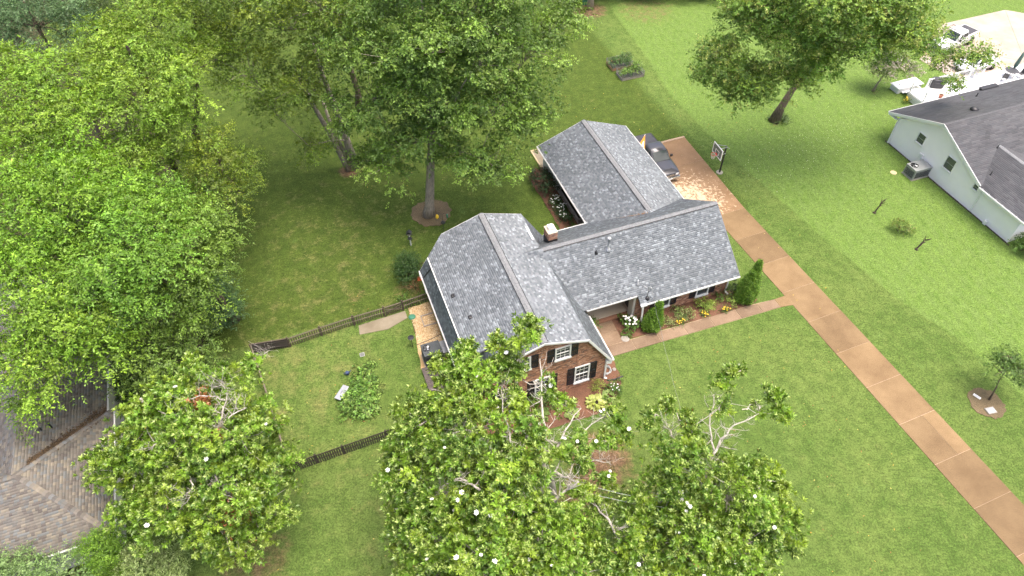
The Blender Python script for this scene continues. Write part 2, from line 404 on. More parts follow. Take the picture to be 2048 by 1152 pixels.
# ------------------------------------------------------------------ the ground
def smooth01(x): x = np.clip(x, 0, 1); return x*x*(3-2*x)
def build_lawn():
    def axis(a, b, fine, lo, hi):
        core = np.arange(a, b+.001, fine)
        l = a-np.geomspace(2, a-lo, 14)[::-1]; h = b+np.geomspace(2, hi-b, 14)
        return np.concatenate([l, core, h])
    xs = axis(-60, 70, .5, -900, 900); ys = axis(-4, 100, .5, -600, 1200)
    X, Y = np.meshgrid(xs, ys); nx, ny = len(xs), len(ys)
    Vt = np.stack([X.ravel(), Y.ravel(), np.zeros(X.size)], 1)
    I = np.arange(nx*ny).reshape(ny, nx)
    Q = np.stack([I[:-1,:-1].ravel(), I[:-1,1:].ravel(), I[1:,1:].ravel(), I[1:,:-1].ravel()], 1)
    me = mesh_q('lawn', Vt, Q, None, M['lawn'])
    x, y = Vt[:, 0], Vt[:, 1]
    # property line: the neighbour's lawn is another grass
    py = np.array([26.4, 29.9, 33.7, 40.8, 52.3, 61.5, 69.3, 75.9, 90]); px = np.array([33.5, 31.95, 29.1, 25.3, 19.9, 16.4, 14.95, 13.3, 10.5])
    py = np.concatenate([[-10], py]); px = np.concatenate([[47.5], px])
    nb = smooth01((x-np.interp(y, py, px))/1.2+.5)
    dry = .12+.34*np.exp(-(((x+15)/8)**2+((y-27)/8)**2))+.24*np.exp(-(((x+14)/9)**2+((y-42)/9)**2))+.35*np.exp(-(((x+5)/6)**2+((y-10)/9)**2))
    dry += .25*np.exp(-(((x-8)/6)**2+((y-16)/7)**2))
    dry *= 1-.85*nb
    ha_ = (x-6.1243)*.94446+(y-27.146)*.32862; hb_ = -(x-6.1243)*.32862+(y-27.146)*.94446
    shd = smooth01((hb_-10.6)/1.5)*smooth01((21-ha_)/4)*(1-.55*smooth01((hb_-40)/16)*smooth01((ha_-6)/8))  # mask for the tree shade coloured into the back lawn
    soil = np.zeros_like(x)
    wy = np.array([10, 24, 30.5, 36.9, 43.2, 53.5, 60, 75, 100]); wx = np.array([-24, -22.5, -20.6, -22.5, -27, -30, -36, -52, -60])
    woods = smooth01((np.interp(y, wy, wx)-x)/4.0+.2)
    for (cx, cy, r_, s_) in [(5.3, 21.0, 3.0, .75), (4.0, 18.5, 2.6, .6), (8.0, 19.5, 2.4, .45), (-14.6, 50.2, 1.4, .8), (-14.2, 50.6, 1.0, .8),
                             (25.8, 56.6, 1.2, .55), (37.1, 61.4, .9, .5), (-15, 15, 3.5, .55), (9.8, 79.5, 3, .7), (-12.2, 34.9, 1.0, .45),
                             (-11.8, 35.2, 1.1, .5), (16.5, 79.5, 6, .5), (-8, 35.5, 2, .5), (31.0, 24.6, 1.0, .0)]:
        soil = np.maximum(soil, s_*smooth01(1.3-np.hypot(x-cx, y-cy)/r_))
    for nm, arr in (('neighbour', nb), ('dry', dry), ('soil', soil), ('lawn_shade', shd), ('woods', woods)):
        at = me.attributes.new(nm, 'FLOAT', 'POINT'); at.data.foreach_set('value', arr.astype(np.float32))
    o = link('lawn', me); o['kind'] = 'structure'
    return o
build_lawn()

HO = Vector((6.1243, 27.146, 0)); HA = R(-70.815+90)
HX = Vector((math.cos(HA), math.sin(HA), 0)); HY = Vector((-math.sin(HA), math.cos(HA), 0))
def HW(a, b, z=0.0): return HO+HX*a+HY*b+Vector((0, 0, z))

DO = Vector((17.1346, 43.1785, 0)); DT = R(-68.675)
DU = Vector((math.cos(DT), math.sin(DT), 0)); DN = Vector((-DU.y, DU.x, 0)); DD, DW = 3.0814, 2.9606
def DP(k, s, z=0.0): return DO+DU*DD*k+DN*DW*s+Vector((0, 0, z))

def slab(parent, corners, z0, z1, m, inset=.015, name='slab'):
    c = sum(corners, Vector())/len(corners)
    mb = MB(); n = len(corners); pts = []
    for p in corners:
        d = (c-p); pts.append(p+d.normalized()*inset*1.5)
    lo = [Vector((p.x, p.y, z0)) for p in pts]; 
    ch = .012
    rings = [lo, [Vector((p.x, p.y, z1-ch)) for p in pts], [Vector((*(p+(c-p).normalized()*ch).xy, z1)) for p in pts]]
    mb.loft(rings)
    o = part(parent, name, mb, m)
    return o
# driveway: pale joint bed with brown slabs
mb = MB()
mb.prism([DP(-.02, .004, .004), DP(11, .004, .004), DP(11, .996, .004), DP(-.02, .996, .004)], (0, 0, .012))
pad_r0 = DP(0, 1); pad_r1 = Vector((16.62, 54.25, 0)); pad_l0 = HW(12.25, 11.0); pad_l1 = HW(12.25, 22.1)
mb.prism([Vector((*p.xy, .004)) for p in (pad_l0, DP(.0, 0), pad_r0, pad_r1, pad_l1)], (0, 0, .0115))
drive = structure('driveway', mb, M['joint'])
for k in range(0, 11):
    if k == 7:
        slab(drive, [DP(k, 0), DP(k+1, 0), DP(k+1, .635), DP(k, .635)], .004, .034, M['driveslab'])
        slab(drive, [DP(k, .635), DP(k+1, .635), DP(k+1, 1), DP(k, 1)], .004, .034, M['driveslab'])
    else:
        slab(drive, [DP(k, 0), DP(k+1, 0), DP(k+1, 1), DP(k, 1)], .004, .034, M['driveslab'], (.005, .014, .009, .016, .004, .013, .012, .01, .006, .012, .01)[k])
for i in range(3):
    f0, f1 = i/3, (i+1)/3
    R0, R1 = pad_r0.lerp(pad_r1, f0), pad_r0.lerp(pad_r1, f1)
    L0, L1 = pad_l0.lerp(pad_l1, f0), pad_l0.lerp(pad_l1, f1)
    if i == 0: L0 = DP(0, -.35)
    M0, M1 = L0.lerp(R0, .52), L1.lerp(R1, .5)
    slab(drive, [L0, M0, M1, L1], .004, .034, M['padslab']); slab(drive, [M0, R0, R1, M1], .004, .034, M['padslab'])
mb = MB(); mb.bar(Vector((*pad_r1.xy, .05))+HY*.1, Vector((*HW(15.2, 22.2).xy, .05)), .22, .10)
o = part(drive, 'kerb', mb, M['joint'], bevel=.015)

# front walk
mb = MB(); mb.prism([HW(1.3, 4.5, .003), HW(1.35, 1.42, .003), HW(15.2, 1.14, .003), HW(16.1, 1.0, .003), HW(16.35, 2.0, .003), HW(15.2, 1.96, .003), HW(13.4, 2.1, .003), HW(2.7, 2.35, .003), HW(2.75, 4.5, .003)], (0, 0, .010))
walk = structure('front_walk', mb, M['joint'])
seq = [(1.45, 1.38, 2.35), (3.3, 1.36, 2.3), (5.3, 1.33, 2.25), (7.4, 1.30, 2.2), (9.6, 1.26, 2.15), (11.8, 1.22, 2.1), (13.6, 1.18, 2.04), (15.1, 1.14, 1.97)]
for (a0, b0, c0), (a1, b1, c1) in zip(seq[:-1], seq[1:]):
    slab(walk, [HW(a0, b0), HW(a1, b1), HW(a1, c1), HW(a0, c0)], .003, .045, M['walkslab'])
slab(walk, [HW(15.1, 1.14), HW(16.12, .98), HW(16.4, 2.02), HW(15.1, 1.97)], .003, .04, M['driveslab'])
slab(walk, [HW(1.4, 2.35), HW(2.7, 2.35), HW(2.75, 3.4), HW(1.5, 3.4)], .003, .045, M['walkslab'])
slab(walk, [HW(1.5, 3.4), HW(2.75, 3.4), HW(2.8, 4.42), HW(1.55, 4.42)], .003, .045, M['walkslab'])

def sheet(name, pts, m, z=.02, jit=.0, n_sub=6):
    """ground cover bed with a wavy border"""
    P = []
    for i, p in enumerate(pts):
        q = pts[(i+1) % len(pts)]
        for j in range(n_sub):
            r = p.lerp(q, j/n_sub)
            P.append(Vector((r.x+random.uniform(-jit, jit), r.y+random.uniform(-jit, jit), .001)))
    c = sum(P, Vector())/len(P)
    mb = MB(); mb.prism(P, (0, 0, z))
    o = structure(name, mb, m); return o
sheet('front_bed', [HW(2.75, 4.4), HW(2.72, 2.4), HW(13.4, 2.12), HW(13.95, 2.45), HW(12.9, 3.0), HW(12.6, 3.95), HW(4.2, 3.96), HW(4.2, 4.6)], M['mulch'], .028, .05)
sheet('corner_bed', [HW(-9.3, 0), HW(-9.0, -1.6), HW(-6, -2.4), HW(-3.3, -2.42), HW(-1.6, -2.5), HW(-.4, -2.15), HW(.5, -1.5), HW(1.1, -.8), HW(1.3, .6), HW(1.35, 1.3), HW(.0, 1.3), HW(-.05, 0)], M['mulch'], .026, .06)
sheet('side_bed', [HW(4.6, 12.1), HW(2.95, 13.0), HW(2.98, 15.2), HW(2.95, 17.2), HW(2.95, 19.1), HW(2.85, 20.6), HW(3.0, 21.8), HW(3.7, 22.6), HW(4.6, 22.7)], M['mulch'], .03, .05)
def disc(name, c, r, m, z=.02, jit=.06, sy=1.0):
    P = [Vector((c.x+r*(1+random.uniform(-jit, jit))*math.cos(t), c.y+sy*r*(1+random.uniform(-jit, jit))*math.sin(t), .001)) for t in np.linspace(0, 2*math.pi, 40, endpoint=False)]
    mb = MB(); mb.prism(P, (0, 0, z)); return structure(name, mb, m)
M['ringlitter'] = slab_mat('leaf_litter', (.085, .068, .036), (.165, .120, .066), .5, .02, bump=1)
disc('mulch_ring', Vector((-6.75, 44.35, 0)), 1.72, M['ringlitter'], .04, .10)
disc('mulch_ring', Vector((31.4, 24.6, 0)), 1.15, M['ringlitter'], .04, .1)
sheet('wood_chip_bed', [HW(-9.4, 10.9), HW(-11.05, 10.75), HW(-10.95, 9.2), HW(-11.25, 7.2), HW(-11.55, 5.1), HW(-9.4, 5.0)], M['chips'], .03, .05)
mb = MB(); mb.prism([HW(-14.95, 9.58, .002), HW(-12.9, 9.35, .002), HW(-11.3, 9.9, .002), HW(-11.3, 10.62, .002), HW(-14.85, 10.45, .002)], (0, 0, .03))
structure('concrete_path', mb, M['oldslab'])
# neighbour's parking court
nb_pts = [Vector((44.06, 67.4, 0)), Vector((47.5, 72.5, 0)), Vector((49.5, 74.8, 0)), Vector((58.4, 77.9, 0)), Vector((75, 70, 0)), Vector((75, 55, 0)), Vector((50, 61, 0)), Vector((46, 64, 0))]
mb = MB(); mb.prism([Vector((*p.xy, .002)) for p in nb_pts], (0, 0, .008)); nbd = structure('neighbour_driveway', mb, M['joint'])
c = Vector((52.5, 70, 0)); e1 = Vector((.946, .323, 0)); e2 = Vector((-.323, .946, 0))
slab(nbd, [nb_pts[0], nb_pts[7], nb_pts[6], Vector((55, 66.5, 0)), Vector((48, 70.5, 0))], .004, .03, M['nbdrive'], .02)
slab(nbd, [Vector((48, 70.5, 0)), Vector((55, 66.5, 0)), Vector((58.4, 77.9, 0)), nb_pts[2], nb_pts[1]], .004, .03, M['nbdrive'], .02)
slab(nbd, [Vector((55, 66.5, 0)), nb_pts[6], nb_pts[5], nb_pts[4], Vector((58.4, 77.9, 0))], .004, .03, M['nbdrive'], .02)
# gravel strip beside the garage
mb = MB(); mb.prism([HW(4.45, 25.3, .002), HW(4.45, 22.72, .002), HW(8.6, 22.72, .002), HW(8.6, 25.3, .002)], (0, 0, .02)); structure('gravel_pad', mb, M['oldslab'])

# ------------------------------------------------------------------ roofs and walls
def poly_rows(poly, t):
    xs = []
    for (s0, t0), (s1, t1) in zip(poly, poly[1:]+poly[:1]):
        if (t0 <= t < t1) or (t1 <= t < t0): xs.append(s0+(s1-s0)*(t-t0)/(t1-t0))
    xs.sort(); return list(zip(xs[::2], xs[1::2]))
PAL_GREY = np.array([[.188,.200,.210],[.210,.222,.232],[.230,.243,.252],[.285,.300,.310],[.360,.380,.392],[.165,.175,.185],[.255,.268,.276]])*np.array([.84,.87,.895])
PAL_DARK = .84*np.array([[.105,.105,.112],[.12,.12,.127],[.135,.135,.142],[.115,.118,.125]])
PAL_BROWN = np.array([[.158,.140,.120],[.182,.164,.140],[.145,.138,.126],[.220,.194,.152],[.158,.162,.158],[.128,.114,.100],[.172,.156,.134]])
def roof_plane(root, pts, pal, expo=.145, tw=(.14, .25), thick=.12, weights=None, name='roof', lift=.018, deck=True):
    """sloped roof piece: a solid deck with overlapping shingle tabs laid in courses on it. First edge of pts is the eave."""
    P = [Vector(p) for p in pts]
    es = (P[1]-P[0]).normalized(); n = Vector((0, 0, 0))
    for i in range(len(P)): n += P[i].cross(P[(i+1) % len(P)])
    n.normalize()
    if n.z < 0: n = -n
    et = n.cross(es)
    if et.z < 0: et = -et
    o0 = P[0]
    poly = [((p-o0).dot(es), (p-o0).dot(et)) for p in P]
    ro = root
    if deck:
        mb = MB(); mb.prism(P, -n*thick); ro = part(root, name, mb, M['rooftrim'])
    tmin, tmax = min(p[1] for p in poly), max(p[1] for p in poly)
    S0, S1, T0, T1, C = [], [], [], [], []
    t = tmin-.02
    while t < tmax:
        tm = min(max(t+expo*.5, tmin+.001), tmax-.001)
        for a, b in poly_rows(poly, tm):
            s = a-rng.uniform(0, .15)
            while s < b:
                wd = rng.uniform(*tw); e = min(s+wd, b); st = max(s, a)
                if e-st > .02:
                    S0.append(st+.003); S1.append(e-.003); T0.append(max(t+rng.uniform(-.006, .006), tmin-.02)); T1.append(min(t+expo+.02, tmax))
                    ci = rng.choice(len(pal), p=weights)
                    C.append(pal[ci]*rng.uniform(.93, 1.07))
                s += wd
        t += expo
    S0, S1, T0, T1, C = map(np.array, (S0, S1, T0, T1, C))
    es_, et_, n_, o_ = (np.array(v) for v in (es, et, n, o0))
    def pt(s, t, h): return o_+s[:, None]*es_+t[:, None]*et_+np.asarray(h)[:, None]*n_
    k = len(S0); hh = lift*rng.uniform(.7, 1.25, k); lo = np.full(k, .004); z = np.full(k, -.002)
    Vt = np.stack([pt(S0, T0, hh), pt(S1, T0, hh), pt(S1, T1, lo), pt(S0, T1, lo), pt(S0, T0, z), pt(S1, T0, z)], 1).reshape(-1, 3)
    b6 = np.arange(k)[:, None]*6
    Q = np.concatenate([b6+np.array([0, 1, 2, 3]), b6+np.array([4, 5, 1, 0])])
    so_ = link('shingles', mesh_q('shingles', Vt, Q, np.repeat(C, 6, 0), M['shingle']), ro); so_['kind'] = 'stuff'
    return ro
PAL_BRICK = np.array([[.40,.21,.13],[.46,.26,.165],[.36,.185,.115],[.52,.32,.215],[.31,.16,.105],[.43,.23,.14],[.20,.13,.10]])
def brick_wall(root, o0, ex, nrm, poly, holes=(), thick=.12, name='wall', bh=.067, bl=.203, g=.010, pal=PAL_BRICK):
    """mortar backing with individual bricks standing proud; poly and holes are in (along, up)"""
    o0 = Vector(o0); ex = Vector(ex); nrm = Vector(nrm); ez = Vector((0, 0, 1))
    mb = MB(); mb.prism([o0+ex*s+ez*t for s, t in poly], -nrm*thick)
    ro = part(root, name, mb, M['mortar'])
    S0, S1, T0, C = [], [], [], []
    t = min(p[1] for p in poly); top = max(p[1] for p in poly); row = 0
    while t+bh < top+.05:
        for a, b in poly_rows(poly, min(t+bh*.5, top-.001)):
            segs = [(a, b)]
            for (h0, h1, z0, z1) in holes:
                if z0 < t+bh*.5 < z1:
                    ns = []
                    for u, v in segs:
                        if h1 <= u or h0 >= v: ns.append((u, v)); continue
                        if h0 > u: ns.append((u, h0))
                        if h1 < v: ns.append((h1, v))
                    segs = ns
            for u, v in segs:
                s = math.floor(u/(bl+g))*(bl+g)-(row % 2)*(bl+g)/2
                while s < v:
                    st, e = max(s, u), min(s+bl, v)
                    if e-st > .03: S0.append(st); S1.append(e); T0.append(t); C.append(pal[rng.integers(len(pal))]*rng.uniform(.85, 1.15))
                    s += bl+g
        t += bh+g; row += 1
    S0, S1, T0, C = map(np.array, (S0, S1, T0, C)); k = len(S0)
    if k:
        ex_, n_, z_, o_ = (np.array(v) for v in (ex, nrm, ez, o0)); d = .008+.004*rng.random(k)
        def pt(s, t, h): return o_+s[:, None]*ex_+t[:, None]*z_+h[:, None]*n_
        b0 = np.full(k, -.004)
        Vt = np.stack([pt(S0, T0, d), pt(S1, T0, d), pt(S1, T0+bh, d), pt(S0, T0+bh, d), pt(S0, T0, b0), pt(S1, T0, b0), pt(S1, T0+bh, b0), pt(S0, T0+bh, b0)], 1).reshape(-1, 3)
        b8 = np.arange(k)[:, None]*8
        Q = np.concatenate([b8+np.array(f) for f in ([0,1,2,3],[4,5,1,0],[3,2,6,7],[4,0,3,7],[1,5,6,2])])
        so_ = link('bricks', mesh_q('bricks', Vt, Q, np.repeat(C, 8, 0), M['brick']), ro); so_['kind'] = 'stuff'
    return ro
def plain_wall(root, o0, ex, nrm, poly, m, thick=.12, name='wall'):
    o0 = Vector(o0); ex = Vector(ex)
    mb = MB(); mb.prism([o0+ex*s+Vector((0, 0, t)) for s, t in poly], -Vector(nrm)*thick)
    return part(root, name, mb, m)
def window(root, c, ex, nrm, wd, ht, cols=3, rows=2, shut=0, trim=.10, frame='white', grid=True, upper_only=False, glass='glass'):
    """double-hung window: frame > panes, muntins, sill; shutters beside it"""
    c = Vector(c); ex = Vector(ex); n = Vector(nrm); ez = Vector((0, 0, 1))
    mb = MB(); w2, h2 = wd/2, ht/2
    for sx in (-1, 1): mb.obox(c+ex*sx*(w2-trim/2)+n*.03, ex*trim/2, n*.045, ez*h2)
    mb.obox(c+ez*(h2-trim/2)+n*.03, ex*(w2-trim), n*.045, ez*trim/2)
    if glass == 'glass': mb.obox(c+n*.02, ex*(w2-trim), n*.03, ez*.03)
    fr = part(root, 'window', mb, M[frame])
    if glass != 'glass': part(fr, 'meeting_rail', MB().obox(c+n*.012, ex*(w2-trim), n*.012, ez*.018), M['greymetal'])
    mb = MB(); mb.obox(c-ez*(h2+.0)+n*.05, ex*(w2+.04), n*.075, ez*.075); part(fr, 'sill', mb, M[frame], bevel=.008)
    iw = w2-trim
    for sgn in (1, -1):
        zc = c+ez*sgn*(h2-trim*.5)/2
        mb = MB(); mb.obox(zc-n*.005, ex*iw, n*.006, ez*((h2-trim*.6)/2)); part(fr, 'pane', mb, M[glass])
        if grid and not (upper_only and sgn < 0):
            mb = MB()
            for i in range(1, cols): mb.obox(zc+ex*(-iw+2*iw*i/cols)+n*.007, ex*.011, n*.006, ez*(h2/2-.04))
            for j in range(1, rows): mb.obox(zc+ez*(-h2/2+h2*j/rows)+n*.009, ex*iw, n*.006, ez*.011)
            part(fr, 'muntins', mb, M[frame])
    if shut:
        for sx in (-1, 1):
            cc = c+ex*sx*(w2+shut/2+.01)+n*.025
            mb = MB()
            for k in (-1, 1): mb.obox(cc+ex*k*(shut/2-.03), ex*.03, n*.022, ez*h2)
            for z in (-h2+.04, 0, h2-.04): mb.obox(cc+ez*z, ex*(shut/2-.06), n*.022, ez*.04)
            so_ = part(root, 'shutter', mb, M['shutter'])
            mb = MB(); k = 0; z = -h2+.1
            while z < h2-.08:
                mb.obox(cc+ez*z-n*.004, ex*(shut/2-.06), n*.010+ez*.018, ez*.02); z += .062
            part(so_, 'louvres', mb, M['shutter'])
    return fr
def gutter(root, p, q, out, m='white', sz=.11, hang=.8):
    """open trough along an eave with hanger straps"""
    p = Vector(p); q = Vector(q); out = Vector(out).normalized(); ez = Vector((0, 0, 1))
    d = (q-p); c = (p+q)/2; mb = MB(); u = d.normalized()
    mb.obox(c+out*.012, d/2, out*.006, ez*sz/2)
    mb.obox(c+out*sz, d/2, out*.010, ez*sz/2)
    mb.obox(c+out*sz/2-ez*sz/2, d/2, out*sz/2, ez*.006)
    for e in (p, q): mb.obox(e+out*sz/2, u*.006, out*sz/2, ez*sz/2)
    k = max(1, int(d.length/hang))
    for i in range(k+1): mb.obox(p+d*((i+.4)/(k+1))+out*sz/2+ez*(sz/2+.012), u*.014, out*(sz/2+.02), ez*.005)
    return part(root, 'gutter', mb, M[m])

# ------------------------------------------------------------------ brick house (local frame: x right, y back)
H = thing('brick_house', 'red brick house with grey shingle gambrel roof and long low wing beside the brown driveway', 'house', HO, HA)
AR, ZR, HK, ZK, HE, ZE, BN, BF = -4.507, 6.287, 3.069, 5.253, 4.966, 2.18, -.2, 12.2
kR, kL, eR, eL = AR+HK, AR-HK, AR+HE, AR-HE
DA, DB0, DB1 = -8.95, 1.4, 10.75           # shed dormer eave and ends
DZ = ZK-(kL-DA)*(ZR-ZK)/HK
W8 = [.2, .2, .18, .13, .07, .12, .10]
gh = roof_plane(H, [(kR,BN,ZK),(kR,BF,ZK),(AR,BF,ZR),(AR,BN,ZR)], PAL_GREY, weights=W8)
roof_plane(H, [(eR,BN,ZE),(eR,BF,ZE),(kR,BF,ZK),(kR,BN,ZK)], PAL_GREY*1.04, weights=W8)
roof_plane(H, [(kL,BN,ZK),(kL,BF,ZK),(AR,BF,ZR),(AR,BN,ZR)], PAL_GREY, weights=W8)
lo_l = roof_plane(H, [(eL,BN,ZE),(eL,BF,ZE),(kL,BF,ZK),(kL,BN,ZK)], PAL_GREY*1.05, weights=W8)
roof_plane(H, [(DA,DB0,DZ),(DA,DB1,DZ),(kL-.001,BF,ZK+.012),(kL-.001,DB0,ZK+.012)], PAL_GREY, weights=W8, thick=.1)
# dormer cheeks and face
mb = MB(); zst = lambda a: ZK-(kL-a)*(ZK-ZE)/(HE-HK)
mb.prism([(DA+.3,DB0+.25,zst(DA+.3)-.05),(DA+.3,DB1-.25,zst(DA+.3)-.05),(DA+.3,DB1-.25,DZ+.0),(DA+.3,DB0+.25,DZ+.0)], (.1,0,0)); part(H, 'dormer_wall', mb, M['rooftrim'])
for bb in (DB0+.25, DB1-.25):
    mb = MB(); mb.prism([(DA+.3,bb,zst(DA+.3)-.03),(DA+.3,bb,DZ+.02),(kL-.1,bb,ZK-.03)], (0,.03,0)); part(H, 'dormer_cheek', mb, M['rooftrim'])
# black flashing down the steep slope
sl_ = Vector((eL-kL, 0, ZE-ZK)).normalized(); nl = Vector((-(ZK-ZE), 0, HE-HK)).normalized()
mb = MB(); p0 = Vector((kL, DB1+.15, ZK))+sl_*1.5; p1 = Vector((kL, DB1+.55, ZK))+sl_*3.5
mb.bar(p0+nl*.03, p1+nl*.03, .14, .02, nl); mb.bar(p0+nl*.03, p0+Vector((0,-1.0,0))+sl_*.25+nl*.03, .16, .02, nl); part(lo_l, 'flashing', mb, M['dark'])
# ridge vent of the main block
def ridge_cap(root, p, q, dzl, dzr, across, half=.17, m='ridge', name='ridge_cap', th=.045, step=.30):
    """row of bent cap shingles over a ridge"""
    p = Vector(p); q = Vector(q); d = q-p; u = d.normalized(); ac = Vector(across).normalized(); ez = Vector((0,0,1))
    mb = MB(); k = max(2, int(d.length/step))
    for i in range(k):
        a = p+d*(i/k); b = p+d*((i+1.05)/k); lift = ez*(th+.008*(i % 2))
        for sg, dz in ((-1, dzl), (1, dzr)):
            e = ac*sg*half-ez*dz*half
            mb.prism([a+lift, b+lift-ez*.012, b+lift-ez*.012+e, a+lift+e], -ez*(th*.8))
    return part(root, name, mb, M[m])
ridge_cap(H, (AR,BN,ZR), (AR,BF,ZR), .34, .34, (1,0,0), .2, th=.07)
mb = MB()
for sg in (-1, 1): mb.obox((AR+sg*.225, (BN+BF)/2, ZR-.045), (.024,0,0), (0,(BF-BN)/2-.1,0), (0,0,.04))
part(H, 'ridge_vent', mb, M['dark'])
# wing roof
WB, WZ, WFB, WFZ, WA = 7.8656, 5.7439, 3.305, 2.347, 12.335
slp = (WZ-WFZ)/(WB-WFB)
zf = lambda b: WZ-(WB-b)*slp
zb = lambda b: WZ-(b-WB)*slp
PB = 3.91; WBB = 12.05
roof_plane(H, [(4.28,WFB,WFZ),(WA,WFB,WFZ),(WA,WB,WZ),(-2.9,WB,WZ),(-2.9,PB,zf(PB)),(4.28,PB,zf(PB))], PAL_GREY, weights=W8)
roof_plane(H, [(-2.9,WBB,zb(WBB)),(WA,WBB,zb(WBB)),(WA,WB,WZ),(-2.9,WB,WZ)], PAL_GREY, weights=W8)
ridge_cap(H, (-1.45,WB,WZ), (WA,WB,WZ), slp, slp, (0,1,0), .17, th=.04)
mb = MB(); mb.obox(((WA-1.45)/2, WB-.20, WZ-.125), (((WA+1.45)/2),0,0), (0,.022,.016), (0,0,.03)); part(H, 'ridge_vent', mb, M['dark'])
# garage roof
GA0, GA1, GZ, GR, GB = 4.075, 12.571, 2.503, 4.155, 22.794
gm = (GA0+GA1)/2
roof_plane(H, [(GA0,GB,GZ),(GA0,WBB-.05,GZ),(GA0+.1,WBB-.6,GZ+.04),(gm,10.0,GR),(gm,GB,GR)], PAL_GREY, weights=W8)
roof_plane(H, [(GA1,WBB-.2,GZ),(GA1,GB,GZ),(gm,GB,GR),(gm,10.0,GR)], PAL_GREY, weights=W8)
ridge_cap(H, (gm,10.25,GR), (gm,GB,GR), .39, .39, (1,0,0), .2, th=.07)
mb = MB()
for sg in (-1, 1): mb.obox((gm+sg*.225, (10.5+GB)/2, GR-.055), (.024,0,0), (0,(GB-10.5)/2,0), (0,0,.04))
part(H, 'ridge_vent', mb, M['dark'])
# rake and fascia boards (white)
def rake(pts, th=.10, ht=.16, out=(0,-1,0), m='white'):
    out = Vector(out)
    for p, q in zip(pts[:-1], pts[1:]):
        p = Vector(p); q = Vector(q); mb = MB(); d = (q-p).normalized(); up = Vector(out).cross(d)
        if up.z < 0: up = -up
        mb.obox((p+q)/2-up*(ht/2+.01)+out*.022, (q-p)/2, out*.02, up*ht/2); part(H, 'rake_board', mb, M[m])
rake([(eL,BN,ZE),(kL,BN,ZK),(AR,BN,ZR),(kR,BN,ZK),(eR,BN,ZE)])
rake([(eL,BF,ZE),(kL,BF,ZK),(AR,BF,ZR),(kR,BF,ZK),(eR,BF,ZE)], out=(0,1,0))
rake([(WA,WFB,WFZ),(WA,WB,WZ),(WA,WBB,zb(WBB))], out=(1,0,0), ht=.12, m='ridge')
rake([(GA0,GB,GZ),(gm,GB,GR),(GA1,GB,GZ)], out=(0,1,0), ht=.12)
# eave return at the near right corner
mb = MB(); mb.prism([(eR-.45,BN+.02,ZE-.02),(eR+.02,BN+.02,ZE-.02),(eR-.05,BN+.02,ZE-.34),(eR-.45,BN+.02,ZE-.34)], (0,.25,0)); part(H, 'eave_return', mb, M['white'], bevel=.01)
# gutters
gutter(H, (eR,BN,ZE-.06), (eR,WFB+.5,ZE-.06), (1,0,0))
gutter(H, (eL,BN+1.6,ZE-.06), (eL,BF,ZE-.06), (-1,0,0))
gutter(H, (DA,DB0,DZ-.05), (DA,DB1,DZ-.05), (-1,0,0), sz=.09)
gutter(H, (.35,PB,zf(PB)-.06), (4.2,PB,zf(PB)-.06), (0,-1,0))
gutter(H, (4.28,WFB,WFZ-.06), (WA,WFB,WFZ-.06), (0,-1,0))
gutter(H, (.4,WBB,zb(WBB)-.06), (GA0,WBB,zb(WBB)-.06), (0,1,0))
gutter(H, (GA0,WBB,GZ-.05), (GA0,GB,GZ-.05), (-1,0,0))
gutter(H, (GA1,WBB-.2,GZ-.05), (GA1,GB,GZ-.05), (1,0,0), sz=.08)
# downspouts
def spout(pts, m='white', r=.05):
    mb = MB()
    for p, q in zip(pts[:-1], pts[1:]): mb.bar(p, q, .12, .09, (0,1,0) if abs(Vector(q).z-Vector(p).z) > .3 else (0,0,1))
    return part(H, 'downspout', mb, M[m], bevel=.008)
spout([(eR+.05,BN+.1,ZE-.1),(.07,-.07,ZE-.35),(.07,-.07,.1),(.25,-.15,.06)])
spout([(WA-.2,WFB-.06,WFZ-.1),(WA-.35,3.87,WFZ-.45),(WA-.35,3.87,.15),(WA-.25,3.6,.08)])
spout([(4.35,WFB-.06,WFZ-.1),(4.42,3.2,WFZ-.2),(4.5,3.2,.65),(4.75,3.0,.12)])
mb = MB(); mb.box(4.25,4.75,WFB-.16,WFB+.02,WFZ-.14,WFZ+.03); part(H, 'gutter_box', mb, M['white'], bevel=.02)
for (y_, s_) in ((11.9, .3), (10.3, .26)):
    mb = MB(); mb.box(eL-.13, eL+.12, y_-.18, y_+.18, ZE-.42, ZE-.09); part(H, 'soffit_light', mb, M['white'], bevel=.03)
# walls
W0, W1 = -9.0, 0.0
ztop = lambda a: (ZR-abs(a-AR)*(ZR-ZK)/HK if abs(a-AR) < HK else ZK-(abs(a-AR)-HK)*(ZK-ZE)/(HE-HK))-.16
gpoly = [(0,0),(9.0,0),(9.0,ztop(0)),(9+kR,ZK-.16),(9+AR,ZR-.16),(9+kL,ZK-.16),(0,ztop(-9.0))]
wins = [(-1.67,.54,2.36,1.09),(-3.17,3.84,5.12,1.09),(-5.88,3.84,5.12,1.09),(-4.5,.54,2.36,1.09),(-7.2,.54,2.36,1.09)]
holes = [(9+c-w_/2+.02, 9+c+w_/2-.02, z0+.02, z1-.02) for c, z0, z1, w_ in wins]
brick_wall(H, (-9,0,0), (1,0,0), (0,-1,0), gpoly, holes)
for c, z0, z1, w_ in wins:
    window(H, (c,-.005,(z0+z1)/2), (1,0,0), (0,-1,0), w_, z1-z0, 3, 2, shut=.5, grid=True)
brick_wall(H, (0,.0,0), (0,1,0), (1,0,0), [(0,0),(6.5,0),(6.5,2.4),(0,2.4)])
plain_wall(H, (-9,0,0), (0,1,0), (-1,0,0), [(.13,0),(12,0),(12,2.4),(.13,2.4)], M['mortar'])
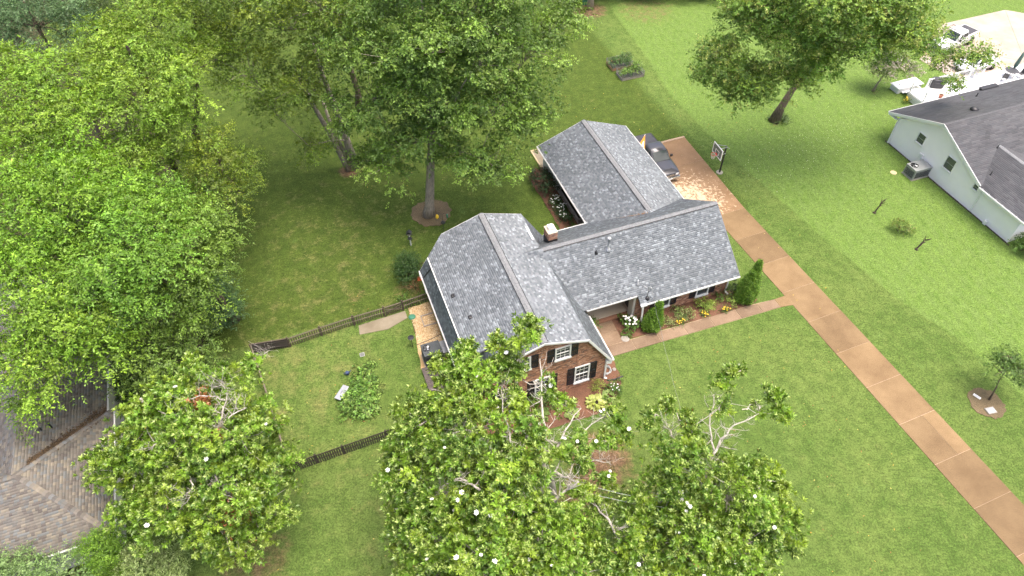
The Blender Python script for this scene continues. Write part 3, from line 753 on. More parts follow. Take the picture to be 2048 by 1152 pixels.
plain_wall(H, (-9,12,0), (1,0,0), (0,1,0), [(.13,0),(8.87,0),(8.87,2.3),(9+kR,ZK-.2),(9+AR,ZR-.2),(9+kL,ZK-.2),(.13,2.3)], M['mortar'])
whl = [(9.865-.52-4.3,9.865+.52-4.3,.52,1.95),(6.62-.52-4.3,6.62+.52-4.3,.45,1.95)]
brick_wall(H, (4.3,3.95,0), (1,0,0), (0,-1,0), [(0,0),(7.75,0),(7.75,2.32),(0,2.32)], whl)
window(H, (9.865,3.945,1.22), (1,0,0), (0,-1,0), 1.06, 1.4, 3, 2, shut=.52, grid=False)
window(H, (6.62,3.945,1.2), (1,0,0), (0,-1,0), 1.06, 1.45, 3, 2, shut=.55, grid=False)
brick_wall(H, (12.05,3.95,0), (0,1,0), (1,0,0), [(0,0),(8.1,0),(8.1,2.4),(WB-3.95,WZ-.3),(0,2.3)])
# porch: recessed wall, floor, brick step, white side panel
brick_wall(H, (0,6.5,0), (1,0,0), (0,-1,0), [(0,0),(4.3,0),(4.3,3.4),(0,3.4)], [(1.4,2.4,.15,2.3)])
mb = MB(); mb.box(1.4,2.4,6.46,6.52,.16,2.3); dr = part(H, 'door', mb, M['shutter'], bevel=.01)
mb = MB(); mb.lathe([(.03,0),(.045,.03),(.03,.06)], (2.28,6.44,1.1), 10, 'y'); part(dr, 'handle', mb, M['chrome'])
mb = MB(); mb.box(.02,4.28,4.75,6.5,.004,.16); part(H, 'porch_floor', mb, M['porch'], bevel=.01)
mb = MB(); mb.box(.8,4.28,4.42,4.745,.004,.13); part(H, 'porch_step', mb, M['brick'] if False else mat('brick_step', (.30,.15,.09), .9, var=.3, scale=14, bump=.4), bevel=.01)
mb = MB(); mb.box(4.12,4.28,4.0,4.62,.02,2.62); part(H, 'porch_pillar', mb, M['cream'], bevel=.015)
mb = MB(); mb.box(4.2,4.29,4.63,6.5,.16,2.9); part(H, 'porch_side_wall', mb, M['mortar'])
mb = MB(); mb.box(4.15,4.2,4.7,5.2,.6,2.2); part(H, 'shutter', mb, M['shutter'])
mb = MB(); mb.box(.05,4.25,4.0,6.5,2.62,2.68); part(H, 'porch_ceiling', mb, M['cream'])
for i in range(3):
    mb = MB(); mb.lathe([(.02,.5),(.12,.35),(.12,.05),(.05,0)], (1.1+i*.75,4.35,2.05), 10); part(H, 'hanging_lantern', mb, M['dark'])
# garage walls
plain_wall(H, (4.5,12.2,0), (0,1,0), (-1,0,0), [(7.2,0),(10.3,0),(10.3,2.45),(7.2,2.45)], M['cream'])
plain_wall(H, (6.1,12.2,0), (0,1,0), (-1,0,0), [(.2,0),(7.2,0),(7.2,2.6),(.2,2.6)], M['mortar'])
plain_wall(H, (4.63,19.4,0), (1,0,0), (0,-1,0), [(0,0),(1.45,0),(1.45,2.5),(0,2.5)], M['cream'])
plain_wall(H, (4.5,22.5,0), (1,0,0), (0,1,0), [(.13,0),(7.67,0),(7.67,2.4),(gm-4.5,GR-.2),(.13,2.4)], M['cream'])
plain_wall(H, (12.3,12.2,0), (0,1,0), (1,0,0), [(0,0),(10.18,0),(10.18,2.4),(0,2.4)], M['cream'])
plain_wall(H, (0.13,11.75,0), (1,0,0), (0,1,0), [(0,0),(5.9,0),(5.9,2.4),(0,2.4)], M['mortar'])
for i, y_ in enumerate((13.6, 17.6)):
    mb = MB(); mb.box(12.31,12.35,y_,y_+3.2,.02,2.15); gd = part(H, 'garage_door', mb, M['white'])
    for j in range(4):
        mb = MB(); mb.box(12.352,12.365,y_+.05,y_+3.15,.06+j*.53,.52+j*.53); part(gd, 'panel', mb, M['white'], bevel=.004)
# sunken side terrace under the garage eave
mb = MB(); mb.box(4.62,6.1,14.85,19.3,.004,.03); part(H, 'terrace_floor', mb, M['soil'])
mb = MB(); mb.box(4.58,4.72,14.8,19.35,.004,.45); part(H, 'terrace_kerb', mb, M['greywood'], bevel=.01)
mb = MB(); mb.box(4.74,6.0,14.78,14.92,.004,.44); part(H, 'terrace_kerb', mb, M['greywood'], bevel=.01)
# chimney
CX0, CX1, CY0, CY1, CZ = -.52, .16, 9.05, 9.9, 5.66
for o_, ex_, n_, wd_ in (((CX0,CY0,3.9),(1,0,0),(0,-1,0),CX1-CX0),((CX0,CY1,3.9),(0,-1,0),(-1,0,0),CY1-CY0),((CX1,CY0,3.9),(0,1,0),(1,0,0),CY1-CY0),((CX1,CY1,3.9),(-1,0,0),(0,1,0),CX1-CX0)):
    cw = brick_wall(H, o_, ex_, n_, [(0,0),(wd_,0),(wd_,CZ-3.9),(0,CZ-3.9)], thick=.1, name='chimney', pal=PAL_BRICK*.9+.03)
mb = MB(); mb.box(CX0-.03,CX1+.03,CY0-.03,CY1+.03,CZ,CZ+.09); part(H, 'chimney_crown', mb, mat('weathered_mortar', (.55,.47,.36), .9, var=.3, scale=9), bevel=.02)
mb = MB(); mb.box(CX0+.13,CX1-.13,CY0+.30,CY1-.12,CZ+.09,CZ+.34); part(H, 'chimney_cap', mb, M['white'], bevel=.05)
mb = MB(); mb.box(CX0-.02,CX1+.02,CY0-.022,CY0-.001,zb(CY0)-.15,zb(CY0)+.22); mb.box(CX0-.024,CX0-.003,CY0-.024,CY1,zb(CY0)-.6,zb(CY0)+.2); part(H, 'chimney_flashing', mb, M['dark'])
mb = MB(); mb.prism([(-1.66,9.35,5.35),(-1.50,9.35,5.30),(-1.50,10.75,5.30),(-1.66,10.75,5.35)], (0,0,.012)); part(H, 'valley_flashing', mb, M['white'])
# roof vents, flue, service mast
def pipe_vent(a, b, z, r=.05, h=.3, m='lead'):
    mb = MB(); mb.lathe([(.16,-.08),(.10,.05),(r,.14),(r,h),(r*.6,h+.01)], (a,b,z), 12); return part(H, 'vent_pipe', mb, M[m], True)
mb = MB(); mb.lathe([(.24,-.16),(.15,.08),(.07,.2),(.07,1.0),(.13,1.0),(.14,1.07),(.13,1.15),(.03,1.18)], (3.12,6.85,zf(6.85)), 14); part(H, 'flue_pipe', mb, M['lead'], True)
pipe_vent(2.2,6.85,zf(6.85),.05,.2,'dark'); pipe_vent(4.5,4.5,zf(4.5)+.02,.05,.4)
zl = lambda a: ZR-abs(a-AR)*(ZR-ZK)/HK
for a_, b_ in ((-8.4,6.5),(-7.9,4.2)):
    mb = MB(); mb.box(a_-.14,a_+.12,b_-.13,b_+.13,zl(a_)-.05,zl(a_)+.12); part(H, 'roof_vent', mb, M['dark'], bevel=.04)
mb = MB(); zm = zf(3.6); mb.tube([(4.9,3.6,zm-.1),(4.9,3.6,zm+1.1),(4.95,3.5,zm+1.2),(5.02,3.4,zm+1.1)], .035, 8); mb.tube([(4.5,4.4,zf(4.4)+.35),(4.9,3.6,zm+.95)], .012, 5); part(H, 'service_mast', mb, M['galv'], True)
mb = MB(); mb.lathe([(.2,-.12),(.16,.02),(.06,.1)], (4.9,3.6,zm), 10); part(H, 'mast_boot', mb, M['dark'], True)
# leaf litter in the garage valley
def scatter(name, pts, z, size, cols, m, parent=None, flat=.6):
    n = len(pts); P = np.array(pts, float)
    a = rng.uniform(0, 2*np.pi, n); t = np.stack([np.cos(a), np.sin(a), rng.normal(0, .25, n)], 1)*(size*rng.uniform(.6, 1.4, n))[:, None]
    s_ = np.stack([-np.sin(a), np.cos(a), rng.normal(0, .25, n)], 1)*(size*.45*rng.uniform(.6, 1.4, n))[:, None]
    Vt = np.stack([P-t, P-s_, P+t, P+s_], 1).reshape(-1, 3); Q = np.arange(4*n).reshape(-1, 4)
    cols = np.array(cols)[rng.integers(len(cols), size=n)]*rng.uniform(.75, 1.2, (n, 1))
    o = link(name, mesh_q(name, Vt, Q, np.repeat(cols, 4, 0), m), parent); o['kind'] = 'stuff'; return o
lp = []
for i in range(420):
    f = rng.random()**1.6; a_ = GA0+.1+f*(gm-GA0-.4); lp.append((a_, WBB-.25-f*(WBB-10.2)*.96+rng.normal(0,.07), GZ+f*(GR-GZ)+.07))
scatter('leaf_litter', lp, 0, .05, [(.22,.12,.06),(.30,.17,.07),(.16,.10,.06)], M['chip'], H)

# ------------------------------------------------------------------ white house (local frame: x into the house, y back)
WO = Vector((35.403, 53.069, 0)); WAng = R(18.87)
WH = thing('white_house', 'white painted house with dark grey roof and gable wall facing the lawn', 'house', WO, WAng)
def rp(pts): return roof_plane(WH, pts, PAL_DARK, expo=.15, tw=(.4, .9), lift=.012)
ze, zr_, sr_ = 2.72, 5.03, -4.5
rp([(-.25,1.05,ze),(24,1.05,ze),(24,sr_,zr_),(-.25,sr_,zr_)])
rp([(-.25,-10.05,ze-.03),(24,-10.05,ze-.03),(24,sr_,zr_),(-.25,sr_,zr_)])
wz = 3.86
rp([(-.35,-15,2.62),(-.35,-10.0,2.62),(3.5,-7.05,wz+.0),(3.5,-15,wz)])
rp([(7.4,-15,2.62),(7.4,-9.5,2.62),(3.5,-7.05,wz),(3.5,-15,wz)])
ridge_cap(WH, (-.25,sr_,zr_), (24,sr_,zr_), .42, .42, (0,1,0), .13, 'darkridge', th=.02)
ridge_cap(WH, (3.5,-7.2,wz), (3.5,-15,wz), .3, .3, (1,0,0), .16, 'ridge', th=.03)
plain_wall(WH, (0,0,0), (0,-1,0), (-1,0,0), [(0,0),(14.26,0),(14.26,2.55),(10,2.6),(4.5,zr_-.15),(0,2.65)], M['whitewall'], .2)
plain_wall(WH, (.2,0,0), (1,0,0), (0,1,0), [(0,0),(23,0),(23,2.65),(0,2.65)], M['whitewall'], .2)
plain_wall(WH, (.2,-14.26,0), (1,0,0), (0,-1,0), [(0,0),(7,0),(7,2.5),(3.3,wz-.15),(0,2.5)], M['whitewall'], .2)
plain_wall(WH, (7.2,-14.1,0), (0,1,0), (1,0,0), [(0,0),(4.2,0),(4.2,2.5),(0,2.5)], M['whitewall'], .2)
for p, q in (((-.25,1.05,ze),(-.25,sr_,zr_)),((-.25,sr_,zr_),(-.25,-10.05,ze-.03))):
    mb = MB(); p = Vector(p); q = Vector(q); d = (q-p).normalized(); up = Vector((1,0,0)).cross(d); up = up if up.z > 0 else -up
    mb.obox((p+q)/2-up*.13+Vector((-.03,0,0)), (q-p)/2, (.025,0,0), up*.13); part(WH, 'rake_board', mb, M['white'])
mb = MB(); mb.box(-.24,-.02,.05,1.05,ze-.26,ze-.14); part(WH, 'soffit', mb, M['white'])
mb = MB(); mb.box(-.14,-.01,-.16,-.04,.02,2.6); part(WH, 'corner_trim', mb, M['white'], bevel=.01)
gutter(WH, (-.35,-10.1,2.55), (-.35,-15,2.55), (-1,0,0), sz=.14)
gutter(WH, (-.2,1.05,ze-.08), (23,1.05,ze-.08), (0,1,0), sz=.12)
mb = MB(); mb.box(-.13,-.02,-10.35,-10.25,.1,2.4); part(WH, 'downspout', mb, M['white'], bevel=.01)
window(WH, (-.01,-3.02,2.42), (0,-1,0), (-1,0,0), .86, 1.02, grid=False, trim=.035, frame='white', glass='screen')
window(WH, (-.01,-6.57,2.25), (0,-1,0), (-1,0,0), .98, 1.26, grid=False, trim=.035, glass='screen')
window(WH, (-.01,-9.62,2.1), (0,-1,0), (-1,0,0), .5, .55, grid=False, trim=.03, glass='screen')
mb = MB(); mb.lathe([(.28,-.05),(.3,.06),(.36,.1),(.36,.16),(.2,.28),(.02,.32)], (4.37,-3.2,4.45), 16); part(WH, 'turbine_vent', mb, M['dark'], True)
zn = lambda s: zr_-(s-4.5)*.42 if s > 4.5 else zr_-(4.5-s)*.416
for x_, s_ in ((8.0,.4),(3.2,7.5),(1.0,9.5)):
    mb = MB(); mb.lathe([(.12,-.06),(.07,.06),(.045,.1),(.045,.36),(.02,.37)], (x_,-s_,zn(s_) if s_ < 7 else (3.75 if s_ < 8 else 3.05)), 10); part(WH, 'vent_pipe', mb, M['dark'], True)
mb = MB(); mb.obox((10.8,.75,2.95), (1.0,0,0), (0,.22,0), (0,.08,.12)); part(WH, 'satellite_bracket', mb, M['dark'], bevel=.05)
mb = MB(); mb.box(-.12,-.01,-4.0,-3.6,.9,1.35); part(WH, 'meter_box', mb, M['white'], bevel=.02)
mb = MB(); mb.box(-.25,-.02,-12.1,-11.8,.05,.4); part(WH, 'tap_box', mb, M['white'], bevel=.03)
# dark strip standing in for the thin shadow line at the wall base
mb = MB(); mb.prism([WO+Vector((0,0,.001))+Matrix.Rotation(WAng,3,'Z')@Vector(p) for p in ((-.02,.3,0),(-.16,.2,0),(-.12,-4,0),(-.2,-8,0),(-.12,-12,0),(-.18,-14.6,0),(-.02,-14.6,0))], (0,0,.015)); structure('wall_base_shade', mb, M['soil'])
def WW(x, y, z=0): return WO+Matrix.Rotation(WAng,3,'Z')@Vector((x,y,z))
def cabinet(name, label, cat, loc, rz, sx, sy, sz, m, fan=None, fm='dark'):
    t = thing(name, label, cat, loc, rz)
    mb = MB(); mb.box(-sx/2-.06,sx/2+.06,-sy/2-.06,sy/2+.06,0,.07); part(t, 'base_pad', mb, M['stone'], bevel=.01)
    mb = MB(); mb.box(-sx/2,sx/2,-sy/2,sy/2,.07,sz); body = part(t, 'housing', mb, m, bevel=.02)
    for sg, ax in ((-1,'y'),(1,'x'),(-1,'x')):
        mb = MB()
        for k in range(9):
            z = .2+k*(sz-.4)/9
            if ax == 'y': mb.box(-sx/2+.12,sx/2-.12,sg*(sy/2+.012)-.006,sg*(sy/2+.012)+.006,z,z+.03)
            else: mb.box(sg*(sx/2+.012)-.006,sg*(sx/2+.012)+.006,-sy/2+.12,sy/2-.12,z,z+.03)
        part(body, 'grille', mb, fm if not isinstance(fm, str) else M[fm])
    if fan:
        fx, fy, fr = fan
        mb = MB(); mb.lathe([(fr+.03,0),(fr+.03,.035),(fr-.01,.035),(fr-.01,0)], (fx,fy,sz), 24); part(t, 'fan_rim', mb, M['dark'])
        mb = MB(); mb.lathe([(fr-.01,0),(fr-.01,.006)], (fx,fy,sz), 24); part(t, 'fan_well', mb, M['dark'])
        for k in range(4):
            a = k*math.pi/2+.5; e = Vector((math.cos(a),math.sin(a),0)); s_ = Vector((-e.y,e.x,.35)).normalized()
            mb = MB(); mb.prism([Vector((fx,fy,sz+.018))+e*.06-s_*.03, Vector((fx,fy,sz+.018))+e*fr*.85-s_*fr*.26, Vector((fx,fy,sz+.018))+e*fr*.85+s_*fr*.26, Vector((fx,fy,sz+.018))+e*.06+s_*.03], (0,0,.006)); part(t, 'fan_blade', mb, M['galv'])
        mb = MB(); mb.lathe([(.07,0),(.06,.04),(.01,.05)], (fx,fy,sz+.012), 12); part(t, 'fan_motor', mb, M['dark'])
    return t
c_ = WW(-.95,-4.75); cabinet('packaged_heat_pump', 'grey steel heat pump cabinet on the lawn against the white gable wall', 'air conditioner', c_, WAng, 1.75, 1.2, 1.05, M['greymetal'], (-.45,.15,.3))

# neighbour's deck
DKo = WW(6.5, 1.3)
DK = thing('white_deck', 'white wooden deck with railings and steps behind the white house', 'deck', DKo, WAng)
for i in range(26):
    y = .1+i*.148*1.0
    mb = MB(); mb.box(-.1,15,y,y+.14,.78,.82); part(DK, 'deck_board', mb, M['deckwhite'])
mb = MB(); mb.box(-.08,14.9,.1,3.9,.2,.775); part(DK, 'skirt', mb, M['deckwhite'])
for k in range(4):
    mb = MB(); mb.box(-.135,-.085,.1,3.9,.06+k*.18,.2+k*.18); part(DK, 'skirt_board', mb, M['deckwhite'], bevel=.006)
def railing(p, q, n):
    p = Vector(p); q = Vector(q)
    mb = MB(); mb.bar(p+Vector((0,0,.95)), q+Vector((0,0,.95)), .10, .05); mb.bar(p+Vector((0,0,.12)), q+Vector((0,0,.12)), .05, .05); part(DK, 'rail', mb, M['deckwhite'])
    for i in range(n+1):
        b = p.lerp(q, i/n)
        big = i % 9 == 0
        mb = MB(); mb.box(b.x-(.05 if big else .018), b.x+(.05 if big else .018), b.y-(.05 if big else .018), b.y+(.05 if big else .018), b.z, b.z+(1.05 if big else .93)); part(DK, 'post' if big else 'baluster', mb, M['deckwhite'])
railing((0,.15,.82), (0,3.85,.82), 18); railing((1.9,3.85,.82), (9,3.85,.82), 36)
for k in range(3):
    mb = MB(); mb.box(.1,1.8,3.95+k*.3,4.25+k*.3,.55-k*.2,.62-k*.2); part(DK, 'step', mb, M['deckwhite'], bevel=.01)
mb = MB(); mb.box(-.3,2.6,4.9,6.0,.35,.95); mb.box(-.4,2.7,4.8,6.1,.95,1.0); b_ = thing('storage_bench', 'low white storage bench at the deck steps, beside the lawn', 'bench', WW(6.5,1.3), WAng)
part(b_, 'lid', MB().box(-.4,2.7,4.8,6.1,.55,.60), M['deckwhite'], bevel=.01); part(b_, 'box', MB().box(-.3,2.6,4.9,6.0,0,.548), M['deckwhite'], bevel=.01)
gp = G(1872,172,.9)
GRL = thing('covered_grill', 'black covered barbecue grill on the white deck', 'grill', (gp.x,gp.y,.82), WAng-.5)
mb = MB(); rings = []
for z, sx, sy in ((0,.62,.36),(.55,.66,.38),(.85,.62,.36),(.98,.5,.2)): rings.append([Vector((sx*cx,sy*cy,z)) for cx,cy in ((-1,-.6),(-.7,-1),(.7,-1),(1,-.6),(1,.6),(.7,1),(-.7,1),(-1,.6))])
mb.loft(rings); part(GRL, 'cover', mb, M['tonneau'])
part(GRL, 'handle_bulge', MB().box(-.4,.4,-.42,-.3,.5,.62), M['tonneau'], bevel=.03)
tp = G(2024,141,1.5)
TB = thing('patio_table', 'round dark patio table on the white deck by the green parasol', 'table', (tp.x,tp.y,.82))
part(TB, 'table_top', MB().lathe([(.62,.68),(.64,.70),(.64,.72),(.6,.73)], n=28), M['patina'])
for k in range(4):
    a = k*math.pi/2+.4; part(TB, 'leg', MB().tube([(.45*math.cos(a),.45*math.sin(a),0),(.4*math.cos(a),.4*math.sin(a),.68)], .025), M['patina'])
UM = thing('closed_parasol', 'folded green parasol leaning over the patio table', 'parasol', (tp.x+.3,tp.y+.35,.82))
part(UM, 'pole', MB().tube([(0,0,0),(.5,.35,2.6)], .025), M['patina'])
part(UM, 'canopy', MB().tube([(.12,.08,.6),(.2,.14,1.0),(.4,.28,2.1),(.5,.35,2.6)], [.06,.2,.14,.03], 10), M['greencloth'], True)
def chair(name, label, loc, rz, m):
    t = thing(name, label, 'chair', loc, rz, 'patio chairs')
    part(t, 'seat', MB().box(-.24,.24,-.24,.24,.42,.46), m, bevel=.01); part(t, 'backrest', MB().obox((0,.26,.72), (.24,0,0), (0,.02,0), (0,.06,.26)), m, bevel=.01)
    for sx in (-.2,.2):
        for sy in (-.2,.2): part(t, 'leg', MB().tube([(sx,sy,0),(sx,sy,.42)], .018, 6), m)
    return t
q_ = G(2010,155,1.2); chair('patio_chair', 'dark patio chair on the near side of the round deck table', (q_.x,q_.y,.82), 2.6, M['patina'])
q_ = G(2042,148,1.2); chair('patio_chair', 'dark patio chair beyond the round deck table at the picture edge', (q_.x,q_.y,.82), -1.2, M['patina'])
q_ = G(1948,152,1.0); chair('patio_chair', 'grey metal lounge chair between the covered grill and the round table', (q_.x,q_.y,.82), .6, M['galv'])
q_ = G(1882,192,1.0)
FP = thing('clay_flower_pot', 'terracotta flower pot on the white deck by the grey roof edge', 'flower pot', (q_.x,q_.y,.82))
part(FP, 'pot', MB().lathe([(.14,0),(.2,.26),(.23,.28),(.23,.34),(.18,.34),(.17,.28)], n=16), mat('terracotta', (.42,.16,.09), .8), True); part(FP, 'soil', MB().lathe([(.17,.29),(.17,.30)], n=14), M['soil'])

# ------------------------------------------------------------------ brown roofed house at the lower corner
BO = Vector((-22.09,15.618,0)); BAng = R(20.4)
BH = thing('brown_roof_house', 'low house with brown and grey blended shingle hip roof beside the magnolia', 'house', BO, BAng)
bw, apz, ez_ = 8.45, 4.82, 2.8; hw = bw/2
def bp_(pts): return roof_plane(BH, pts, PAL_BROWN, expo=.155, tw=(.16, .26), lift=.024)
bp_([(0,0,ez_),(0,bw,ez_),(-hw,hw,apz)])
bp_([(-22,0,ez_),(0,0,ez_),(-hw,hw,apz),(-22,hw,apz)])
bp_([(-22,bw,ez_),(0,bw,ez_),(-hw,hw,apz),(-22,hw,apz)])
wr_, wzr, wbr = -4.48, 2.8+4.1*.478, 4.36
bp_([(-.38,bw,ez_),(-.38,22,ez_),(wr_,22,wzr),(wr_,wbr,wzr)])
bp_([(-8.58,bw,ez_),(-8.58,22,ez_),(wr_,22,wzr),(wr_,wbr,wzr)])
def hipcap(p, q):
    p = Vector(p); q = Vector(q); d = q-p; k = int(d.length/.2); u = d.normalized(); s_ = u.cross(Vector((0,0,1))).normalized()
    Vt, C = [], []
    for i in range(k):
        a = p+d*(i/k); b = p+d*((i+1.3)/k); t = Vector((0,0,.075)); lo = Vector((0,0,.03))
        Vt += [a+t, b+lo, b+lo-s_*.15-Vector((0,0,.06)), a+t-s_*.15-Vector((0,0,.06)), a+t, a+t+s_*.15-Vector((0,0,.06)), b+lo+s_*.15-Vector((0,0,.06)), b+lo]
        C += [PAL_BROWN[rng.integers(len(PAL_BROWN))]*rng.uniform(.75,1.1)]*8
    o = link('hip_cap', mesh_q('hip_cap', [tuple(v) for v in Vt], np.arange(len(Vt)).reshape(-1,4), np.array(C), M['shingle']), BH); return o
hipcap((0,0,ez_), (-hw,hw,apz)); hipcap((0,bw,ez_), (-hw,hw,apz)); hipcap((-hw,hw,apz), (-20,hw,apz))
plain_wall(BH, (-.45,0,0), (0,1,0), (1,0,0), [(.4,0),(22,0),(22,2.7),(.4,2.7)], M['cream'])
plain_wall(BH, (-.57,.4,0), (-1,0,0), (0,-1,0), [(0,0),(20,0),(20,2.7),(0,2.7)], M['cream'])
gutter(BH, (.0,0,ez_-.05), (0,bw,ez_-.05), (1,0,0), sz=.10); gutter(BH, (-.38,bw,ez_-.05), (-.38,21,ez_-.05), (1,0,0), sz=.10); gutter(BH, (-20,0,ez_-.05), (0,0,ez_-.05), (0,-1,0), sz=.12)
lp = []
for i in range(1500):
    f = rng.random()*.85; n_ = rng.normal(0,.14+.12*abs(math.sin(f*9)))*(1.1-f*.6); lp.append((-.42-f*4.05+abs(n_)*.3, bw-.02-f*4.05+n_, 2.82+f*1.96+abs(n_)*.25+.04))
scatter('leaf_litter', lp, 0, .07, [(.085,.06,.035),(.12,.08,.045),(.06,.045,.03)], M['chip'], BH)
lp = []
for i in range(900):
    f = rng.random(); lp.append((-7.0-f*2.2+rng.normal(0,.1), 6.9-f*.4+rng.normal(0,.12+.1*f), 3.72+f*.05))
scatter('leaf_litter', lp, 0, .06, [(.11,.07,.04),(.15,.09,.05)], M['chip'], BH)
for dx in (0,.45):
    part(BH, 'vent_pipe', MB().lathe([(.14,-.1),(.08,.08),(.05,.14),(.05,.95),(.06,1.0)], (-3.35+dx,7.3+dx*.35,3.5), 10), M['dark'], True)

# ------------------------------------------------------------------ fences
def fence_run(t, p, q, n, hgt=1.02, pw=.092, m='fence', posts=True, rails=(.48,.94), inner=(0,-1,0), y=0.0):
    """rails facing the yard, pickets on the far side; each picket and rail a piece of its own"""
    p = Vector(p); q = Vector(q); d = q-p; u = d.normalized(); inn = Vector(inner)
    for z in rails: part(t, 'rail', MB().obox((p+q)/2+Vector((0,0,z))+inn*.035, d/2, inn*.022, (0,0,.04)), M['rail' if m == 'fence' else m])
    if not hasattr(fence_run, 'pm'): fence_run.pm = {}
    key = (m, pw, hgt)
    if key not in fence_run.pm:
        mb = MB(); mb.prism([(-pw/2,0,.04),(pw/2,0,.04),(pw/2,0,hgt-.05),(0,0,hgt),(-pw/2,0,hgt-.05)], (0,.02,0)); fence_run.pm[key] = mb.mesh('picket', M[m])
    for i in range(n):
        o = link('picket', fence_run.pm[key], t); o.location = p+d*((i+.5)/n)-inn*.008+Vector((0,0,random.uniform(-.02,.02)))
        o.rotation_euler = (0, random.uniform(-.012,.012), math.atan2(d.y,d.x))
def fence_post(t, p, h=1.12, m='fence', s=.05):
    mb = MB(); mb.box(p[0]-s,p[0]+s,p[1]-s,p[1]+s,0,h); mb.loft([[Vector((p[0]+sx*(s+.01),p[1]+sy*(s+.01),h)) for sx,sy in ((-1,-1),(1,-1),(1,1),(-1,1))],[Vector((p[0]+sx*.01,p[1]+sy*.01,h+.04)) for sx,sy in ((-1,-1),(1,-1),(1,1),(-1,1))]])
    part(t, 'post', mb, M[m])
F1 = thing('picket_fence', 'weathered brown picket fence with gate between the yard and the back lawn', 'fence', HO, HA)
fx = [(-19.87,10.25),(-17.55,10.45),(-15.12,10.6),(-12.82,10.66),(-11.41,10.76),(-9.2,10.95)]
for (p, q, n) in ((fx[0],fx[1],14),(fx[1],fx[2],15),(fx[2],fx[3],14),(fx[4],fx[5],13)): fence_run(F1, (*p,0), (*q,0), n)
for p in fx[:5]: fence_post(F1, p)
GT = thing('garden_gate', 'brown picket gate with diagonal brace in the weathered fence', 'gate', HO, HA)
fence_run(GT, (-12.74,10.67,0), (-11.49,10.75,0), 9, 1.0)
part(GT, 'brace', MB().bar((-12.7,10.615,.28), (-11.5,10.70,.8), .03, .07, (0,1,0)), M['fence']); part(GT, 'brace', MB().bar((-12.7,10.585,.8), (-11.5,10.67,.28), .03, .07, (0,1,0)), M['fence'])
part(GT, 'latch', MB().box(-11.56,-11.48,10.6,10.66,.75,.82), M['dark'])
F2 = thing('board_fence', 'solid brown board fence panel at the edge of the woods', 'fence', HO, HA)
for i in range(16):
    a0 = -22.35+i*.152; b0 = 10.62-i*.024
    o = part(F2, 'board', MB().box(a0,a0+.149,b0,b0+.02,.03,1.0+random.uniform(-.006,.006)), M['deckwood'])
part(F2, 'cap_rail', MB().bar((-22.4,10.6,1.02), (-19.93,10.23,1.02), .10, .03), M['fence'])
for i in range(16): part(F2, 'picket_foot', MB().box(-22.33+i*.152,-22.27+i*.152,10.58-i*.024,10.6-i*.024,0,.16), M['fencedark'])
for i in range(2): part(F2, 'rail', MB().bar((-22.35,10.575,.3+i*.5), (-19.97,10.21,.3+i*.5), .03, .08), M['deckwood'])
F3 = thing('picket_fence', 'dark brown picket fence between the two magnolia trees', 'fence', HO, HA)
fence_run(F3, (-21.2,.28,0), (-17.8,.40,0), 24, 1.05, .092, 'fencedark', inner=(0,1,0)); fence_run(F3, (-17.8,.40,0), (-12.2,.6,0), 40, 1.05, .092, 'fencedark', inner=(0,1,0))
for p in ((-21.2,.34),(-19.5,.40),(-17.8,.46),(-15,.55),(-12.2,.66)): fence_post(F3, p, 1.05, 'fencedark')
F4 = thing('picket_fence', 'brown picket fence on the wooded side of the yard under the magnolia', 'fence', HO, HA)
fence_run(F4, (-22.4,10.55,0), (-21.8,6.0,0), 30, 1.0, .092, 'fence', inner=(1,0,0)); fence_run(F4, (-21.8,6.0,0), (-21.2,.45,0), 36, 1.0, .092, 'fence', inner=(1,0,0))
for p in ((-22.4,10.5),(-21.8,6.0)): fence_post(F4, p)

# ------------------------------------------------------------------ side yard equipment
AC1 = cabinet('packaged_air_conditioner', 'large charcoal air conditioning cabinet with round top fan beside the house wall', 'air conditioner', HW(-10.52,5.64), HA, 1.30, 1.10, 1.25, M['charcoal'], (-.32,.12,.25))
AC2 = cabinet('air_conditioner', 'small square dark air conditioner with open fan in front of the larger cabinet', 'air conditioner', HW(-10.28,4.60), HA, .78, .70, .85, M['charcoal'], (0,0,.31))
DU_ = thing('metal_duct', 'shiny galvanised duct box joining the big cabinet to the house', 'duct', HW(-9.45,5.83), HA)
part(DU_, 'duct_box', MB().box(-.36,.34,-.52,.55,.28,.8), M['galv'], bevel=.02); part(DU_, 'support', MB().box(-.3,.3,-.45,.45,0,.278), M['greywood'])
part(DU_, 'seam', MB().box(-.37,.35,-.02,.02,.30,.812), M['galv'])
SD = thing('wooden_landing', 'dark brown board landing in front of the air conditioners', 'deck', HW(-10.3,3.55), HA)
for i in range(14): part(SD, 'board', MB().box(-1.22,1.2,1.30-i*.148,1.44-i*.148,.18,.215), M['deckwood'])
for x_ in (-1.18,0,1.15): part(SD, 'joist', MB().box(x_-.04,x_+.04,-.75,1.43,.02,.178), M['fencedark'])
for x_ in (-.95,-.62):part(SD, 'grate', MB().box(x_,x_+.24,.62,.80,.217,.226), M['dark'])
DC = thing('post_lamp', 'black disc on a short black post at the edge of the wood chips', 'lamp', HW(-11.6,7.3), HA)
part(DC, 'pole', MB().tube([(0,-.15,0),(0,0,.85)], .03), M['dark']); part(DC, 'dish', MB().lathe([(.04,.82),(.2,.9),(.23,.93),(.2,.94),(.02,.95)], n=18), M['dark'])
for (p, nm, lb) in (((-11.12,8.85), 'edging_stake', 'dark iron stakes along the wood chip edge'),):
    t = thing(nm, lb, 'stake', HW(*p), HA)
    for k in range(3): part(t, 'stake', MB().tube([(0,-.3*k,0),(.02,-.3*k,.38)], .02, 6), M['dark'])
t = thing('valve_lid', 'round green plastic lid on the wood chips near the gate', 'lid', HW(-10.95,9.85), HA)
